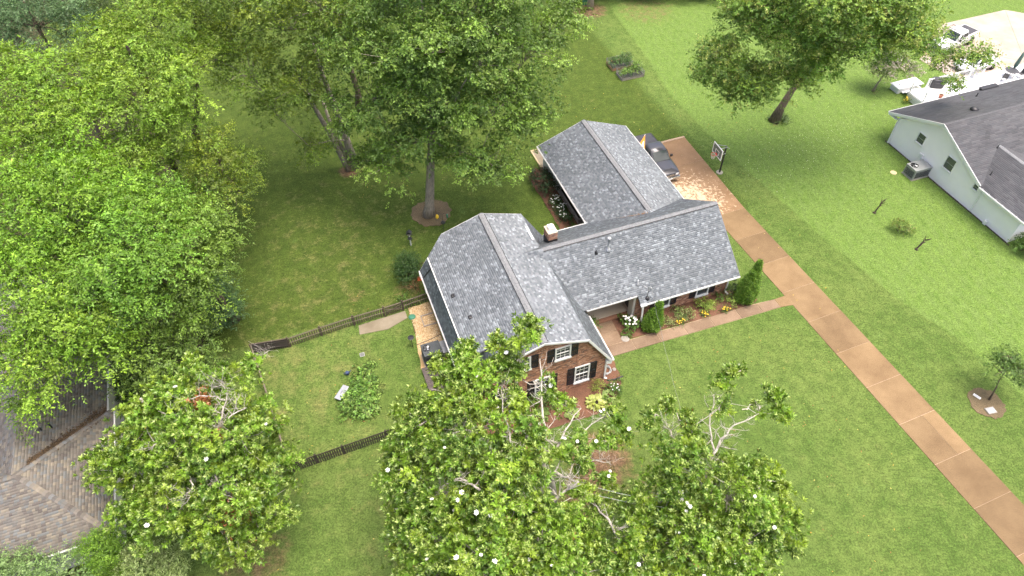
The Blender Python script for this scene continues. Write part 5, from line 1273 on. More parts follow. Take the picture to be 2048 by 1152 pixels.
# big gum-like tree behind the house
b0 = G(858,430)
lob = [LB(765,330,6.3,1.9),LB(800,290,7.5,1.9),LB(930,300,7.3,2.0),LB(990,330,6.3,1.7),LB(1040,250,8.5,2.0),LB(870,240,9,2.7),LB(745,190,11,2.7),LB(1000,190,11,2.8),LB(880,130,13.5,3.3),LB(715,80,14.5,2.5),LB(1060,90,14,2.9),LB(930,20,17.5,3.6),LB(800,0,17.5,3.2),LB(1010,-60,19.5,3.2),LB(1120,40,15,1.6),LB(870,-110,22,3.3),LB(700,250,9,1.2),LB(745,325,6.0,1.1),LB(1080,210,10,1.1),LB(850,275,9.0,1.6),LB(905,205,12.2,2.0),LB(825,175,13,2.1),LB(870,95,16.5,2.4),LB(960,120,15,2.2),LB(790,110,15.5,2.0)]
top = Vector((b0.x+1.3,b0.y+.3,19))
tree('shade_tree', 'tall broad dark green shade tree standing in a mulch ring behind the brick house', lob, b0, [b0, b0+Vector((.15,0,1.0)), b0+Vector((.5,.05,4)), b0+Vector((.95,.1,7.5)), b0+Vector((1.1,.2,11)), b0+Vector((1.2,.3,15)), top], .44, PAL_GUM, dens=.58, spr=25, rb=.88, m=6, twig=.40, L=.195, W=.13, bark='barkgrey', hang=.2)
# multi-stem tree on the lawn by the woods
b0 = G(700,342)
lob = [LB(600,160,11,2.4),LB(500,140,12,2.5),LB(560,50,14.5,3.0),LB(655,100,13,2.3),LB(450,60,14,2.4),LB(640,10,17,2.7),LB(545,215,8.5,1.5),LB(620,290,5.0,1.5),LB(520,-20,18,3.0),LB(675,30,15,1.8),LB(620,190,9.5,1.5)]
t_ = tree('multi_stem_tree', 'airy yellow green tree with several bare grey stems on the back lawn', lob, b0, [b0+Vector((.35,.5,0)), b0+Vector((.2,.5,3)), b0+Vector((-.1,.6,6)), b0+Vector((-.6,.8,9)), b0+Vector((-1,1,13))], .40, PAL_DULL, dens=.62, spr=22, rb=.85, m=6, twig=.45, L=.18, W=.09, bark='barkgrey', hang=.1)
for pts, r_ in (([(-.15,.1,0),(-.6,.2,2),(-1.2,.4,4.2),(-2.0,.7,6.5),(-2.6,1,9)], .24), ([(-.1,.3,0),(-.35,.5,2.2),(-.9,.8,4.0),(-1.3,1.3,6.5)], .17)):
    part(t_, 'stem', MB().tube(pts, [r_*1.2,r_,r_*.9,r_*.75,r_*.5][:len(pts)], 9), M['barkgrey'], True)
# tree beyond the driveway pad, leaning
def seeds(lobes, B):
    n = 6500; cl = B[rng.permutation(len(B))[:int(len(B)*.6)]]; cl = np.repeat(cl, 4, 0)+rng.normal(0, .55, (len(cl)*4, 3))*np.array([1, 1, .5])+np.array([0, 0, .35]); k = rng.integers(len(cl), size=n); P = cl[k]+rng.normal(0, .13, (n, 3)); c = np.array([(.40,.45,.11),(.34,.41,.09),(.44,.46,.15)])[rng.integers(3, size=n)]
    return sprays_to_leaves(P, rng.normal(0, 1, (n, 3))-np.array([0, 0, .3]), c, 4, .22, .13, .09)
b0 = G(1548,242)
lob = [LB(1480,150,9,2.0),LB(1445,110,10.5,1.7),LB(1560,70,12,2.7),LB(1700,50,13,3.2),LB(1480,40,12.5,2.0),LB(1800,60,13,2.7),LB(1845,85,11.5,1.6),LB(1955,108,9.5,1.0),LB(1925,120,9.2,.8),LB(1620,140,9,1.8),LB(1640,-20,16,3.4),LB(1780,-30,16,2.8),LB(1880,120,8.5,1.0),LB(1915,170,5.5,.7),LB(1540,0,15,2.5),LB(1465,195,7.0,.9),LB(1740,100,10,1.6),LB(1500,185,7.6,1.5),LB(1432,150,8.4,1.3),LB(1570,150,8.8,1.6),LB(1655,95,11,2.0)]
tree('leaning_maple', 'spreading maple with yellow green seed clusters and forked leaning trunk beyond the driveway', lob, b0, [b0, b0+Vector((.35,.1,1.6)), b0+Vector((.9,.3,3.2)), b0+Vector((2.2,.8,5.2)), b0+Vector((3.8,1.4,7.5)), b0+Vector((5.0,1.8,11))], .42, PAL_MAPLE, dens=.80, spr=23, rb=.85, m=6, twig=.42, L=.195, W=.12, bark='bark', extra=seeds, hang=.15)

# woods on the left
def wood_tree(label, lobes, pal, base=None, group='trees of the woods on the left', r0=.32, bark='bark', hue=(1, 1, 1), **k):
    c = np.mean([l[:3] for l in lobes], 0)
    b = Vector((c[0], c[1], 0)) if base is None else Vector(base); topz = max(l[2] for l in lobes)
    k.setdefault('dens', .48); k.setdefault('spr', 30)
    pal = [(r*hue[0], g*hue[1], b_*hue[2]) for r, g, b_ in pal]; lobes = [(x, y, z, r*.93, rz*.93) for x, y, z, r, rz in lobes]
    return tree('woodland_tree', label, lobes, b, straight(b, (c[0], c[1], topz), 6, .3), r0, pal, bark=bark, group=group, **k)
ELM = dict(m=7, twig=.52, L=.19, W=.088, rb=1.0, hang=.22, inner=.34)
wood_tree('bright yellow green woodland tree filling the left picture edge below the blue green crown', [LB(90,190,15,3.0),LB(30,280,14,2.6),LB(160,240,14.5,2.6),LB(60,130,16,2.2),LB(200,170,14.5,1.9),LB(110,320,12.5,2.2),LB(30,210,15,2.2)], PAL_ELM, **ELM, hue=(1.0,.98,1.0))
wood_tree('pale yellow green woodland tree above the dark trunk, centre of the woods', [LB(270,100,16,2.8),LB(340,150,14.5,2.5),LB(250,200,14.5,2.6),LB(330,240,12,2.2),LB(200,90,16,2.0),LB(390,90,14.5,1.8),LB(300,40,17,2.4),LB(380,210,12,1.5),LB(300,290,10.5,1.9),LB(235,300,12,2.0),LB(350,310,8.5,1.4),LB(270,350,9.0,1.8)], PAL_ELM, base=G(370,402), bark='barkdark', **ELM, hue=(1.08,1.0,1.15))
wood_tree('broad lime green woodland tree over the left picture edge, level with the brick chimney', [LB(40,420,14,2.8),LB(130,400,14.5,2.6),LB(60,350,14.5,2.2),LB(180,350,13.5,2.2),LB(20,520,12.5,2.4),LB(110,490,12.5,2.2)], PAL_ELM, **ELM, hue=(.92,.98,.9))
wood_tree('rounded green woodland tree with low boughs, second row behind the board fence', [LB(230,470,13,2.6),LB(300,520,11.5,2.4),LB(190,540,12.5,2.3),LB(260,590,10.5,2.1),LB(150,580,11.5,2.0),LB(330,450,11,2.0),LB(300,410,10.5,2.0),LB(240,400,11.5,2.0),LB(360,400,9.0,1.6)], PAL_ELM, **ELM, hue=(.86,.92,1.1))
wood_tree('dense green woodland tree overhanging the back lawn edge', [LB(440,330,9,2.2),LB(480,380,7.0,1.7),LB(410,390,8.5,2.0),LB(500,330,6.5,1.4),LB(430,290,10,1.6)], PAL_DULL, base=G(452,452), m=7, twig=.55, L=.16, W=.075, rb=.75, hang=.2, hue=(1,1,1))
wood_tree('feathery green woodland tree nearest the lawn, above the board fence', [LB(390,470,10,2.4),LB(430,530,8.0,1.9),LB(360,560,8.5,2.1),LB(440,460,9,1.5),LB(400,600,6.5,1.7),LB(310,640,7.5,1.9)], [(.150,.235,.034),(.125,.205,.030),(.175,.255,.040)], base=G(470,640), **ELM, hue=(.95,1,1))
wood_tree('bright drooping woodland tree reaching over the brown shingle roof', [LB(60,640,11.5,2.4),LB(130,680,10.5,2.1),LB(30,720,10,2.1),LB(100,750,8.5,1.7),LB(180,700,9,1.7),LB(40,580,12.5,2.2),LB(40,800,7.5,1.4),LB(190,640,10,1.7)], PAL_ELM, base=G(80,700)+Vector((-4,4,0)), **ELM, hue=(1.02,1.0,1.0))
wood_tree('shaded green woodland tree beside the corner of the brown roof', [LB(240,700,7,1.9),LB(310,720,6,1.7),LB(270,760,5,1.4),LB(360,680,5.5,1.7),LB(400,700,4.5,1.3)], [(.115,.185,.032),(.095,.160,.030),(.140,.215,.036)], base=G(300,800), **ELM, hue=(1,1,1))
wood_tree('blue green round topped tree in the top left picture corner', [LB(70,40,15,3.4),LB(130,70,14,2.6),LB(10,60,14,2.8),LB(60,-20,17,3)], [(.090,.165,.060),(.110,.190,.075),(.075,.140,.052)], m=7, twig=.5, L=.15, W=.07, rb=.8, hue=(1,1,1))
wood_tree('olive green woodland tree at the top edge beside the multi stem tree', [LB(400,20,15,2.8),LB(470,-20,17,2.8),LB(350,-30,18,3.0),LB(440,110,10,2.0)], PAL_DULL, base=G(395,300), m=6, twig=.55, L=.16, W=.08, rb=.8, hue=(1,1,1))
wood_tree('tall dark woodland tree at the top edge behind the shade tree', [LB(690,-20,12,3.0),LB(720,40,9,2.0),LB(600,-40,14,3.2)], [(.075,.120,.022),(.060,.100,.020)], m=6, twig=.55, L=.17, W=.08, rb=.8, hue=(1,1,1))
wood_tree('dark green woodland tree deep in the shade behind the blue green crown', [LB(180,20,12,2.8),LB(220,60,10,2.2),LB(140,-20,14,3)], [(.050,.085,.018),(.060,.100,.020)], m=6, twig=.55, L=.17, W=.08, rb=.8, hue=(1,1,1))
# undergrowth
def shrub(name, label, loc, lobes, pal, L=.09, W=.05, m=6, twig=.28, dens=3.2, spr=8, rb=.33, group=None, cat='shrub', lm='leaf', blossoms=None, rz=0, hang=.05, stem='bark', zlo=-.25, inner=.15, tone=.14):
    loc = Vector(loc); t = thing(name, label, cat, loc, rz, group)
    pos, dr, col, B, LI = bough_field(lobes, dens*(1.9 if max(l[3] for l in lobes) < 1.1 else 1.3), spr, rb, zlo, inner, pal, tone, hang); pos[:, 2] = np.maximum(pos[:, 2], .06); L *= 1.2; W *= 1.3
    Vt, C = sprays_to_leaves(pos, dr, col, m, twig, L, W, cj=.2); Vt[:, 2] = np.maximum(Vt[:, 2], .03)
    link('foliage', mesh_q('foliage', Vt, np.arange(len(Vt)).reshape(-1, 4), C, M[lm]), t)
    mb = MB()
    for (x, y, z, r, h_) in lobes:
        for k in range(3): mb.tube([(x*.2+random.uniform(-.05,.05), y*.2+random.uniform(-.05,.05), .0), (x*.7+random.uniform(-.1,.1)*r, y*.7+random.uniform(-.1,.1)*r, z*.5), (x+random.uniform(-.5,.5)*r, y+random.uniform(-.5,.5)*r, z+.3*h_)], [.025,.018,.008], 5)
    part(t, 'stems', mb, M[stem], True)
    if blossoms:
        n, size, m_, sp = blossoms; mb = MB(); k = rng.permutation(len(B))[:n*3]; k = sorted(k, key=lambda i: -B[i][2]-.5*random.random())[:n]
        for i in k:
            c = Vector(B[i])+Vector((random.uniform(-.1,.1), random.uniform(-.1,.1), sp)); s_ = size*random.uniform(.7,1.2)
            mb.lathe([(s_*.3,-s_*.6),(s_*.9,-s_*.3),(s_,.1*s_),(s_*.7,s_*.5),(s_*.2,s_*.7)], c, 8)
        part(t, 'blossoms', mb, M[m_], True)
    return t
S1 = [(0,0,.6,.6,.5)]
q_ = G(445,640); shrub('understory_shrub', 'blue green feathery shrub at the lawn edge above the board fence', (q_.x,q_.y,0), [(0,0,1.8,1.7,1.5),(-1.0,.6,2.6,1.5,1.3),(.6,-.6,1.1,1.2,1.0)], PAL_TEAL, .14, .05, 7, .5, 2.0, 8, .6)
q_ = G(235,810); shrub('hedge_shrub', 'dark green leafy hedge between the brown roof and the magnolia', (q_.x+.2,q_.y,0), [(0,.9,1.0,.9,.9),(.1,-.2,.9,.8,.8),(-.1,2.0,1.2,1.0,1.0),(-.5,3.2,1.3,1.1,1.1)], [(.045,.085,.020),(.055,.10,.024)], .12, .07, 6, .35, 2.6, 8, .4)
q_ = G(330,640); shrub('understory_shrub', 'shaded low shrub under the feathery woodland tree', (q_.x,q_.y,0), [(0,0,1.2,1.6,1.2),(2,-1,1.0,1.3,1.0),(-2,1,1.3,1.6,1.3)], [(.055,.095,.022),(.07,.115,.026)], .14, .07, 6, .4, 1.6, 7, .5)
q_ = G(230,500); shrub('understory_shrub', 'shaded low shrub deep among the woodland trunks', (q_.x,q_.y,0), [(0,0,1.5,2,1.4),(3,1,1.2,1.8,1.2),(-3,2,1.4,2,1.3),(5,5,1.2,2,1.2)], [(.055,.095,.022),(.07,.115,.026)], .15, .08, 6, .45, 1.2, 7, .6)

# ------------------------------------------------------------------ magnolias
flower_me = {}
def flower_mesh():
    if 'f' in flower_me: return flower_me['f']
    mb = MB()
    for ring_, (n, tilt, l, w_) in enumerate(((6,.35,.15,.10),(3,.9,.12,.08))):
        for k in range(n):
            a = 2*math.pi*k/n+ring_*.5; e = Vector((math.cos(a),math.sin(a),0)); s_ = Vector((-e.y,e.x,0)); u = (e*math.cos(tilt)+Vector((0,0,1))*math.sin(tilt)); nn = s_.cross(u)*-1
            pts = [Vector(), u*l*.5+s_*w_*.5+nn*.015, u*l*.85+s_*w_*.3+nn*.02, u*l+nn*.035, u*l*.85-s_*w_*.3+nn*.02, u*l*.5-s_*w_*.5+nn*.015]
            mb.add(pts, [(0,1,2,3),(0,3,4,5)])
    me = bpy.data.meshes.new('flower'); me.from_pydata(mb.v, [], mb.f); me.materials.append(M['petal']); flower_me['f'] = me; return me
def magnolia(label, lobes, base, path, r0, n_fl, bare=(), dens=1.05, spr=17, rb=.62, group='magnolia trees', dead=None):
    t = thing('magnolia_tree', label, 'tree', base, 0, group); o0 = np.array(base, float)
    pos, dr, col, B, LI = bough_field(lobes, dens, spr, rb, -.45, .12, PAL_MAG, .2, -.25)
    dr[:, 2] += .35
    if bare:
        bp = np.array([list(Vector(p).lerp(Vector(q), f)) for pts, _ in bare for p, q in zip(pts[:-1], pts[1:]) for f in np.linspace(0, 1, 7)])
        dmin = np.min(np.linalg.norm(pos[:, None, :]-bp[None, :, :], axis=2), axis=1); ok = (dmin > .5) | (rng.random(len(pos)) < .15); pos, dr, col = pos[ok], dr[ok], col[ok]
    Vt, C = rosettes_to_leaves(pos, dr, col, 9, .235, .092)
    # a few fading leaves
    k = rng.permutation(len(pos))[:int(len(pos)*.035)]; v2, c2 = rosettes_to_leaves(pos[k], dr[k], np.repeat([[.22,.13,.04]], len(k), 0), 2, .2, .09); Vt = np.concatenate([Vt, v2]); C = np.concatenate([C, c2])
    # pale young tips
    k = rng.permutation(len(pos))[:int(len(pos)*.38)]; v2, c2 = rosettes_to_leaves(pos[k]+np.array([0,0,.05]), dr[k]*.4+np.array([0,0,.6]), np.repeat([[.33,.43,.115]], len(k), 0), 6, .20, .078, .8); Vt = np.concatenate([Vt, v2]); C = np.concatenate([C, c2])
    if dead:
        for (x, y, z, r_) in dead:
            p = np.array([x, y, z])+rng.normal(0, r_, (70, 3)); v2, c2 = rosettes_to_leaves(p, rng.normal(0, 1, (70, 3)), np.repeat([[.36,.15,.06]], 70, 0), 5, .2, .08); Vt = np.concatenate([Vt, v2]); C = np.concatenate([C, c2])
    link('crown', mesh_q('crown', Vt-o0, np.arange(len(Vt)).reshape(-1, 4), C, M['glossleaf']), t)
    mb = MB(); limbs(mb, base, path, r0, lobes, B, LI, .75, .022, limb_r=.42, wob=.35)
    for pts, r_ in bare:
        pts = [Vector(p) for p in pts]; fine = [pts[0]]
        for p, q in zip(pts[:-1], pts[1:]):
            for j in (.34, .67, 1.0): fine.append(p.lerp(q, j)+Vector((random.uniform(-.09,.09),random.uniform(-.09,.09),random.uniform(-.06,.09))))
        k_ = len(fine); rad = [.82*r_*(1-.7*i/(k_-1)) for i in range(k_)]; mb.tube(fine, rad, 7)
        for i in range(1, k_):
            for j in range(random.choice((1, 2, 2))):
                d = Vector((random.uniform(-1,1),random.uniform(-1,1),random.uniform(.1,1.0))).normalized()*random.uniform(.45,1.15); e = fine[i]
                sub = [e, e+d*.3+Vector((random.uniform(-.08,.08),random.uniform(-.08,.08),.0)), e+d*.65+Vector((random.uniform(-.1,.1),random.uniform(-.1,.1),.06)), e+d+Vector((random.uniform(-.1,.1),random.uniform(-.1,.1),.12))]
                mb.tube(sub, [rad[i]*.5, rad[i]*.38, rad[i]*.25, .006], 5)
                for q in sub[1:3]:
                    for l_ in range(2):
                        g = Vector((random.uniform(-.35,.35),random.uniform(-.35,.35),random.uniform(.05,.4))); mb.tube([q, q+g*.55+Vector((random.uniform(-.05,.05),0,0)), q+g], [rad[i]*.2, rad[i]*.13, .004], 4)
    mb.v = [(x-o0[0], y-o0[1], z-o0[2]) for x, y, z in mb.v]; part(t, 'trunk', mb, M['barkpale'], True)
    camdir = np.array([0,0,40.])
    k = rng.permutation(len(B)); view = nrm(camdir-B); ctr = np.array(lobes)[LI][:, :3]; face = (nrm(B-ctr)*view).sum(1); k = [i for i in k if face[i] > .35][:n_fl]
    for i in k:
        o = link('flower', flower_mesh(), t); o.location = Vector(B[i]-o0)+Vector((random.uniform(-.2,.2),random.uniform(-.2,.2),.38)); s_ = random.uniform(.55,1.1); o.scale = (s_,s_,s_); o.rotation_euler = (random.uniform(-.7,.4),random.uniform(-.5,.5),random.uniform(0,6))
    return t
b0 = G(1105,1000)
lob = [LB(1060,668,13.2,.85,.9),LB(1000,700,12.2,.6),LB(955,745,11.5,1.0),LB(1030,745,11.5,.7),LB(900,800,10.5,1.2),LB(985,830,10.5,1.2),LB(845,850,9,1.4),LB(1060,850,10.5,1.0),LB(1130,810,10.3,.45),LB(1090,770,11,.45),LB(930,900,9.5,1.6),LB(830,930,7.5,1.6),LB(1040,920,10,1.2),LB(890,990,8,1.9),LB(1000,1010,8.5,1.8),LB(820,1010,6,1.3),LB(860,1080,6.5,1.9),LB(960,1110,7.5,2.0),LB(1080,1090,7.5,1.7),LB(1030,1190,6.5,2.2),LB(880,1180,5,1.8),LB(1150,1150,6.5,1.6),LB(1150,1060,6.5,.9),LB(935,705,12.0,.5),LB(880,735,11.0,.45),LB(1125,905,9.4,.6),LB(1120,1010,8.3,.8),LB(1165,985,7.6,.5),LB(1195,1020,6.8,.5),LB(1160,885,8.8,.45),LB(1060,960,9.6,.9),LB(1170,930,8.0,.35),LB(1000,765,11.3,.8),LB(955,800,11.0,1.0),LB(1035,800,11.0,.6),LB(905,760,11.0,.7)]
zt = Vector(LB(1060,676,12.6,.8)[:3]); zm_ = Vector(LB(1030,745,11.0,.7)[:3]); zl_ = Vector(LB(1040,850,9.0,1)[:3])
magnolia('large white flowered magnolia in front of the brick gable, reaching over the roof', lob, b0, [b0, b0+Vector((-.1,.1,2)), b0.lerp(zl_,.5)+Vector((.2,0,.3)), zl_, zm_, zt], .24, 34,
    bare=[([G(1095,960,8), G(1110,945,9), G(1150,962,9.3)], .15), ([G(1095,1010,8), G(1130,985,8.8), G(1160,960,9.2)], .12), ([G(1080,1000,7.5), G(1090,900,9.5), G(1085,800,10.8), G(1080,720,12)], .12), ([G(1010,930,9.5), G(960,870,10), G(910,850,10)], .09), ([G(1000,850,10.5), G(940,860,10.3), G(890,870,10)], .07), ([G(1110,900,9.5), G(1130,860,10), G(1160,820,10.2)], .08), ([G(960,980,9), G(920,960,9.2), G(880,975,8.8)], .08), ([G(1030,900,10.3), G(1010,840,10.8), G(1000,780,11.5)], .07)])
b0 = G(1380,1110)
lob = [LB(1400,950,8.6,1.5),LB(1350,890,8.6,.9),LB(1460,1000,7.5,1.7),LB(1330,990,7.6,1.3),LB(1530,960,7,.9),LB(1540,1050,6,1.3),LB(1480,1090,6.3,1.8),LB(1380,1060,7.2,1.7),LB(1280,1050,6.5,1.4),LB(1300,1130,5.8,1.8),LB(1430,1170,5.2,2.0),LB(1210,1100,5.8,1.2),LB(1560,970,6.3,.55),LB(1445,765,10.6,.38),LB(1470,745,10.8,.28),LB(1440,815,10,.45),LB(1545,790,10,.33),LB(1560,825,9.6,.3),LB(1520,820,9.8,.25),LB(1300,840,9,.45),LB(1340,815,9.2,.4),LB(1375,855,9,.6),LB(1230,830,8.5,.4),LB(1205,880,8,.42),LB(1215,960,7,.35),LB(1250,870,8.2,.3),LB(1210,830,8.6,.3),LB(1560,1080,4.8,.8)]
magnolia('sparse topped white flowered magnolia on the front lawn beside the driveway', lob, b0, [b0, b0+Vector((0,.2,2.5)), b0+Vector((.1,.5,5)), b0+Vector((.2,.9,7.5)), b0+Vector((.2,1.2,9))], .26, 22,
    bare=[([G(1425,910,8.8), G(1440,880,9.2), G(1470,850,9.6), G(1518,826,9.9)], .085), ([G(1430,905,8.8), G(1418,850,9.4), G(1430,790,10.3)], .07), ([G(1348,905,8.4), G(1345,870,8.8), G(1325,850,9)], .07), ([G(1240,1080,6.5), G(1215,1040,7), G(1180,1000,7.4)], .08), ([G(1400,960,8.5), G(1425,915,8.9)], .11), ([G(1160,930,7.5), G(1200,920,7.6), G(1225,930,7.4)], .05), ([G(1150,890,8.3), G(1180,850,8.7), G(1210,830,8.8)], .06)])
b0 = G(400,985)
lob = [LB(400,860,9,2.0),LB(310,850,8.3,1.7),LB(350,790,9.3,1.2),LB(450,775,9.8,1.2),LB(480,870,8.4,1.8),LB(270,930,6.6,1.7),LB(370,940,7.6,1.8),LB(470,960,7,1.9),LB(540,930,6,1.3),LB(330,1020,5.6,1.8),LB(430,1040,5.4,1.9),LB(530,1010,4.8,1.4),LB(220,930,5.5,.9),LB(500,730,9.6,.55),LB(390,745,9.8,.7),LB(530,840,7.5,1.0),LB(270,1000,4.8,1.3),LB(470,1080,3.8,1.4)]
magnolia('round magnolia with bare pale twigs at its crown, beside the brown shingle roof', lob, b0, [b0, b0+Vector((0,.1,2)), b0+Vector((.1,.3,4.5)), b0+Vector((.1,.5,7)), b0+Vector((.1,.6,9.6))], .26, 5,
    bare=[([G(430,870,9), G(445,830,9.6), G(455,780,10.3)], .09), ([G(435,860,9.2), G(465,830,9.8), G(495,815,10)], .07), ([G(345,890,8.8), G(320,880,9.2), G(300,900,9.2)], .09), ([G(440,860,9.3), G(420,850,9.6), G(395,870,9.5)], .07), ([G(450,800,10), G(420,790,10.3), G(370,805,10.3)], .06), ([G(455,790,10.2), G(440,770,10.5), G(425,775,10.5)], .05), ([G(350,830,9.6), G(345,860,9.3), G(350,890,9)], .09), ([G(380,960,8.2), G(390,990,7.8), G(365,1010,7.6)], .05), ([G(430,950,8.2), G(440,985,7.8), G(470,1000,7.4)], .05), ([G(505,725,9.5), G(530,705,9.8), G(545,700,9.8)], .04)],
    dead=[(*G(480,1010,6.2),.35),(*G(460,1040,5.8),.3),(*G(425,875,9.2),.25),(*G(405,800,10),.25)])

# ------------------------------------------------------------------ young tree, myrtle, far hedge
b0 = G(1978,800); c_ = G(2010,738,2.6)
t_ = tree('young_tree', 'young green tree in a mulch ring right of the driveway', [(c_.x,c_.y,2.6,.95,.8),(c_.x+.7,c_.y-.1,2.5,.85,.7),(c_.x+.2,c_.y+.5,3.1,.7,.6),(c_.x+1.3,c_.y-.2,2.4,.7,.6)], b0, [b0, b0.lerp(Vector(c_),.35)+Vector((0,0,.2)), b0.lerp(Vector(c_),.7), Vector(c_)+Vector((.3,.1,.5))], .055, [(.085,.150,.030),(.105,.175,.036),(.07,.13,.028)], dens=3.0, spr=8, rb=.35, m=6, twig=.3, L=.13, W=.08, bark='bark')
b0 = G(1746,182)
t_ = tree('crepe_myrtle', 'small multi stem myrtle with faded pinkish white blooms on the neighbouring lawn', [(b0.x,b0.y,2.4,1.1,.9),(b0.x+1.2,b0.y+.3,2.9,1.2,.9),(b0.x+.4,b0.y+.9,3.3,1.1,.9),(b0.x+2.2,b0.y-.1,2.6,1.0,.8),(b0.x-.7,b0.y+.2,2.9,.8,.7)], b0, [b0, b0+Vector((.2,.1,.8)), b0+Vector((.5,.2,1.6)), b0+Vector((.7,.4,2.6))], .12, [(.13,.19,.05),(.11,.165,.045),(.34,.30,.25),(.16,.21,.065)], dens=2.6, spr=12, rb=.5, m=6, twig=.34, L=.14, W=.08, bark='barkgrey')
for i, (px, w_) in enumerate(((1215,2.6),(1270,2.8),(1325,2.8),(1385,2.6),(1440,2.4))):
    q_ = G(px,14); shrub('hedge_bush', ('leftmost' if i == 0 else 'second' if i == 1 else 'third' if i == 2 else 'fourth' if i == 3 else 'last')+' dark bush from the left in the row along the top picture edge', (q_.x,q_.y+2.6,0), [(0,0,1.4,w_*.75,1.5),(1.0,1.5,2.6,w_*.8,1.6),(-1.0,2.0,3.2,w_*.8,1.8)], [(.040,.075,.018),(.050,.09,.02),(.06,.10,.024)], .2, .1, 6, .45, 1.2, 7, .6, group='dark bushes along the far edge of the lawn')
b0 = G(1180,18); tree('boundary_tree', 'tree with bare trunk at the top edge beside the dark bushes', [(b0.x-.5,b0.y+1,7,2.8,2),(b0.x+1.5,b0.y+2,9,3,2.2),(b0.x-2,b0.y+2,10,3,2.2)], b0, straight(b0, b0+Vector((0,1,10)), 5, .1), .35, PAL_DULL, dens=1.0, spr=7, m=6, L=.2, W=.1, bark='barkgrey')
q_ = G(1172,8); t = thing('bin', 'green bin beside the boundary tree trunk at the top edge', 'bin', (q_.x-.2,q_.y,0)); part(t, 'body', MB().loft([[Vector((x*s,y*s,z)) for x,y in ((-.3,-.3),(.3,-.3),(.3,.3),(-.3,.3))] for z,s in ((0,.85),(1.0,1.0))]), M['green'], bevel=.02); part(t, 'lid', MB().box(-.33,.33,-.34,.33,1.0,1.07), M['green'], bevel=.02)

# ------------------------------------------------------------------ garden plants near the house
def arborvitae(label, loc, lobes, n, hts):
    """dense upright conifer: fine vertical fans over a set of tapered columns"""
    t = thing('arborvitae', label, 'conifer', loc, 0, 'upright conifers at the front of the brick house'); P, D = [], []
    for (x, y, r, h) in lobes:
        k = int(n*h*r); z = rng.random(k)**.9; a = rng.uniform(0, 2*np.pi, k); rr = r*np.where(z < .15, .8+z*1.33, 1.0)*(1-np.clip((z-.15)/.85, 0, 1)**1.5)*rng.uniform(.86, 1.03, k)*(1+.12*np.sin(a*5+z*9))
        P.append(np.stack([x+rr*np.cos(a), y+rr*np.sin(a), .08+z*h], 1)); D.append(np.stack([np.cos(a)*.5, np.sin(a)*.5, np.full(k, .9)], 1))
    P = np.concatenate(P); D = np.concatenate(D)+rng.normal(0, .18, (len(P), 3)); C = np.array([(.095,.195,.016),(.115,.220,.020),(.070,.155,.013),(.145,.250,.028)])[rng.integers(4, size=len(P))]
    Vt, C = sprays_to_leaves(P, D, C, 5, .24, .13, .045, .3, .5, .2); link('foliage', mesh_q('foliage', Vt, np.arange(len(Vt)).reshape(-1, 4), C, M['leaf']), t)
    part(t, 'core', MB().lathe([(lobes[0][2]*.55,.1),(lobes[0][2]*.6,lobes[0][3]*.3),(lobes[0][2]*.35,lobes[0][3]*.65),(.03,lobes[0][3]*.9)], (lobes[0][0],lobes[0][1],0), 10), M['barkdark']); return t
arborvitae('tall bright green cone shaped arborvitae at the driveway end of the house', HW(12.95,2.75), [(0,0,.72,3.0),(.32,.25,.45,3.75),(-.25,-.1,.5,2.2)], 1150, 3)
arborvitae('shorter bright green cone shaped arborvitae by the porch downspout', HW(5.15,2.75), [(0,0,.62,1.9),(.3,.12,.36,2.55),(-.3,-.1,.4,1.2)], 1200, 2)
LIME = [(.16,.235,.035),(.20,.27,.05),(.13,.20,.03)]; MID = [(.075,.150,.022),(.095,.175,.03),(.06,.125,.02)]; DKG = [(.028,.058,.014),(.036,.072,.018),(.024,.048,.014)]
shrub('dark_shrub', 'dark green shrub tucked behind the tall arborvitae', HW(12.5,3.5), [(0,0,.6,.55,.5)], DKG)
shrub('hydrangea', 'white flowering hydrangea on the mulch in front of the porch', HW(3.75,3.55), [(0,0,.38,.48,.32),(-.38,.08,.32,.32,.24),(.3,-.1,.34,.36,.26)], MID, .12, .08, blossoms=(40,.095,'petal',.24), cat='hydrangea')
fx_ = [('spreading bright green shrub under the wing window nearest the driveway', 9.85,3.05,[(0,0,.4,.6,.35),(.5,.1,.35,.45,.3),(-.5,0,.35,.5,.3)],LIME),('small round green shrub against the brick wall left of the tall arborvitae',11.2,3.45,[(0,0,.4,.42,.38)],MID),('lime green shrub right of the round shrub near the tall arborvitae',11.85,2.85,[(0,0,.4,.55,.35),(.35,.1,.3,.35,.25)],LIME),('pale variegated shrub between the two cone arborvitae, second from the porch',7.85,3.0,[(0,0,.4,.6,.36),(.55,-.1,.35,.45,.3),(-.5,.2,.35,.45,.3)],[(.17,.225,.065),(.21,.255,.09),(.13,.19,.05)]),('pale green shrub just right of the shorter arborvitae',6.55,2.75,[(0,0,.35,.45,.32),(-.35,-.05,.3,.35,.25)],[(.15,.21,.06),(.19,.24,.08)])]
for lb, a_, b_, l_, p_ in fx_: shrub('garden_shrub', lb, HW(a_,b_), [(x*.85,y*.85,z*.8,r*.76,h*.8) for x,y,z,r,h in l_], p_, .085, .05, 6, .25, 4.0, 8, .28, 'shrubs in the front bed')
for lb, a_, b_ in (('orange yellow lily clump at the walk edge nearest the porch',7.15,2.42),('orange yellow lily clump at the walk edge, middle of the three',9.2,2.40),('orange yellow lily clump at the walk edge nearest the tall arborvitae',10.95,2.42)):
    shrub('lily_clump', lb, HW(a_,b_), [(0,0,.18,.25,.16),(.25,.02,.15,.18,.12)], MID, .16, .03, 5, .2, 5, 5, .16, 'yellow lilies along the walk', 'flowers', blossoms=(14,.06,'yellowpetal',.12))
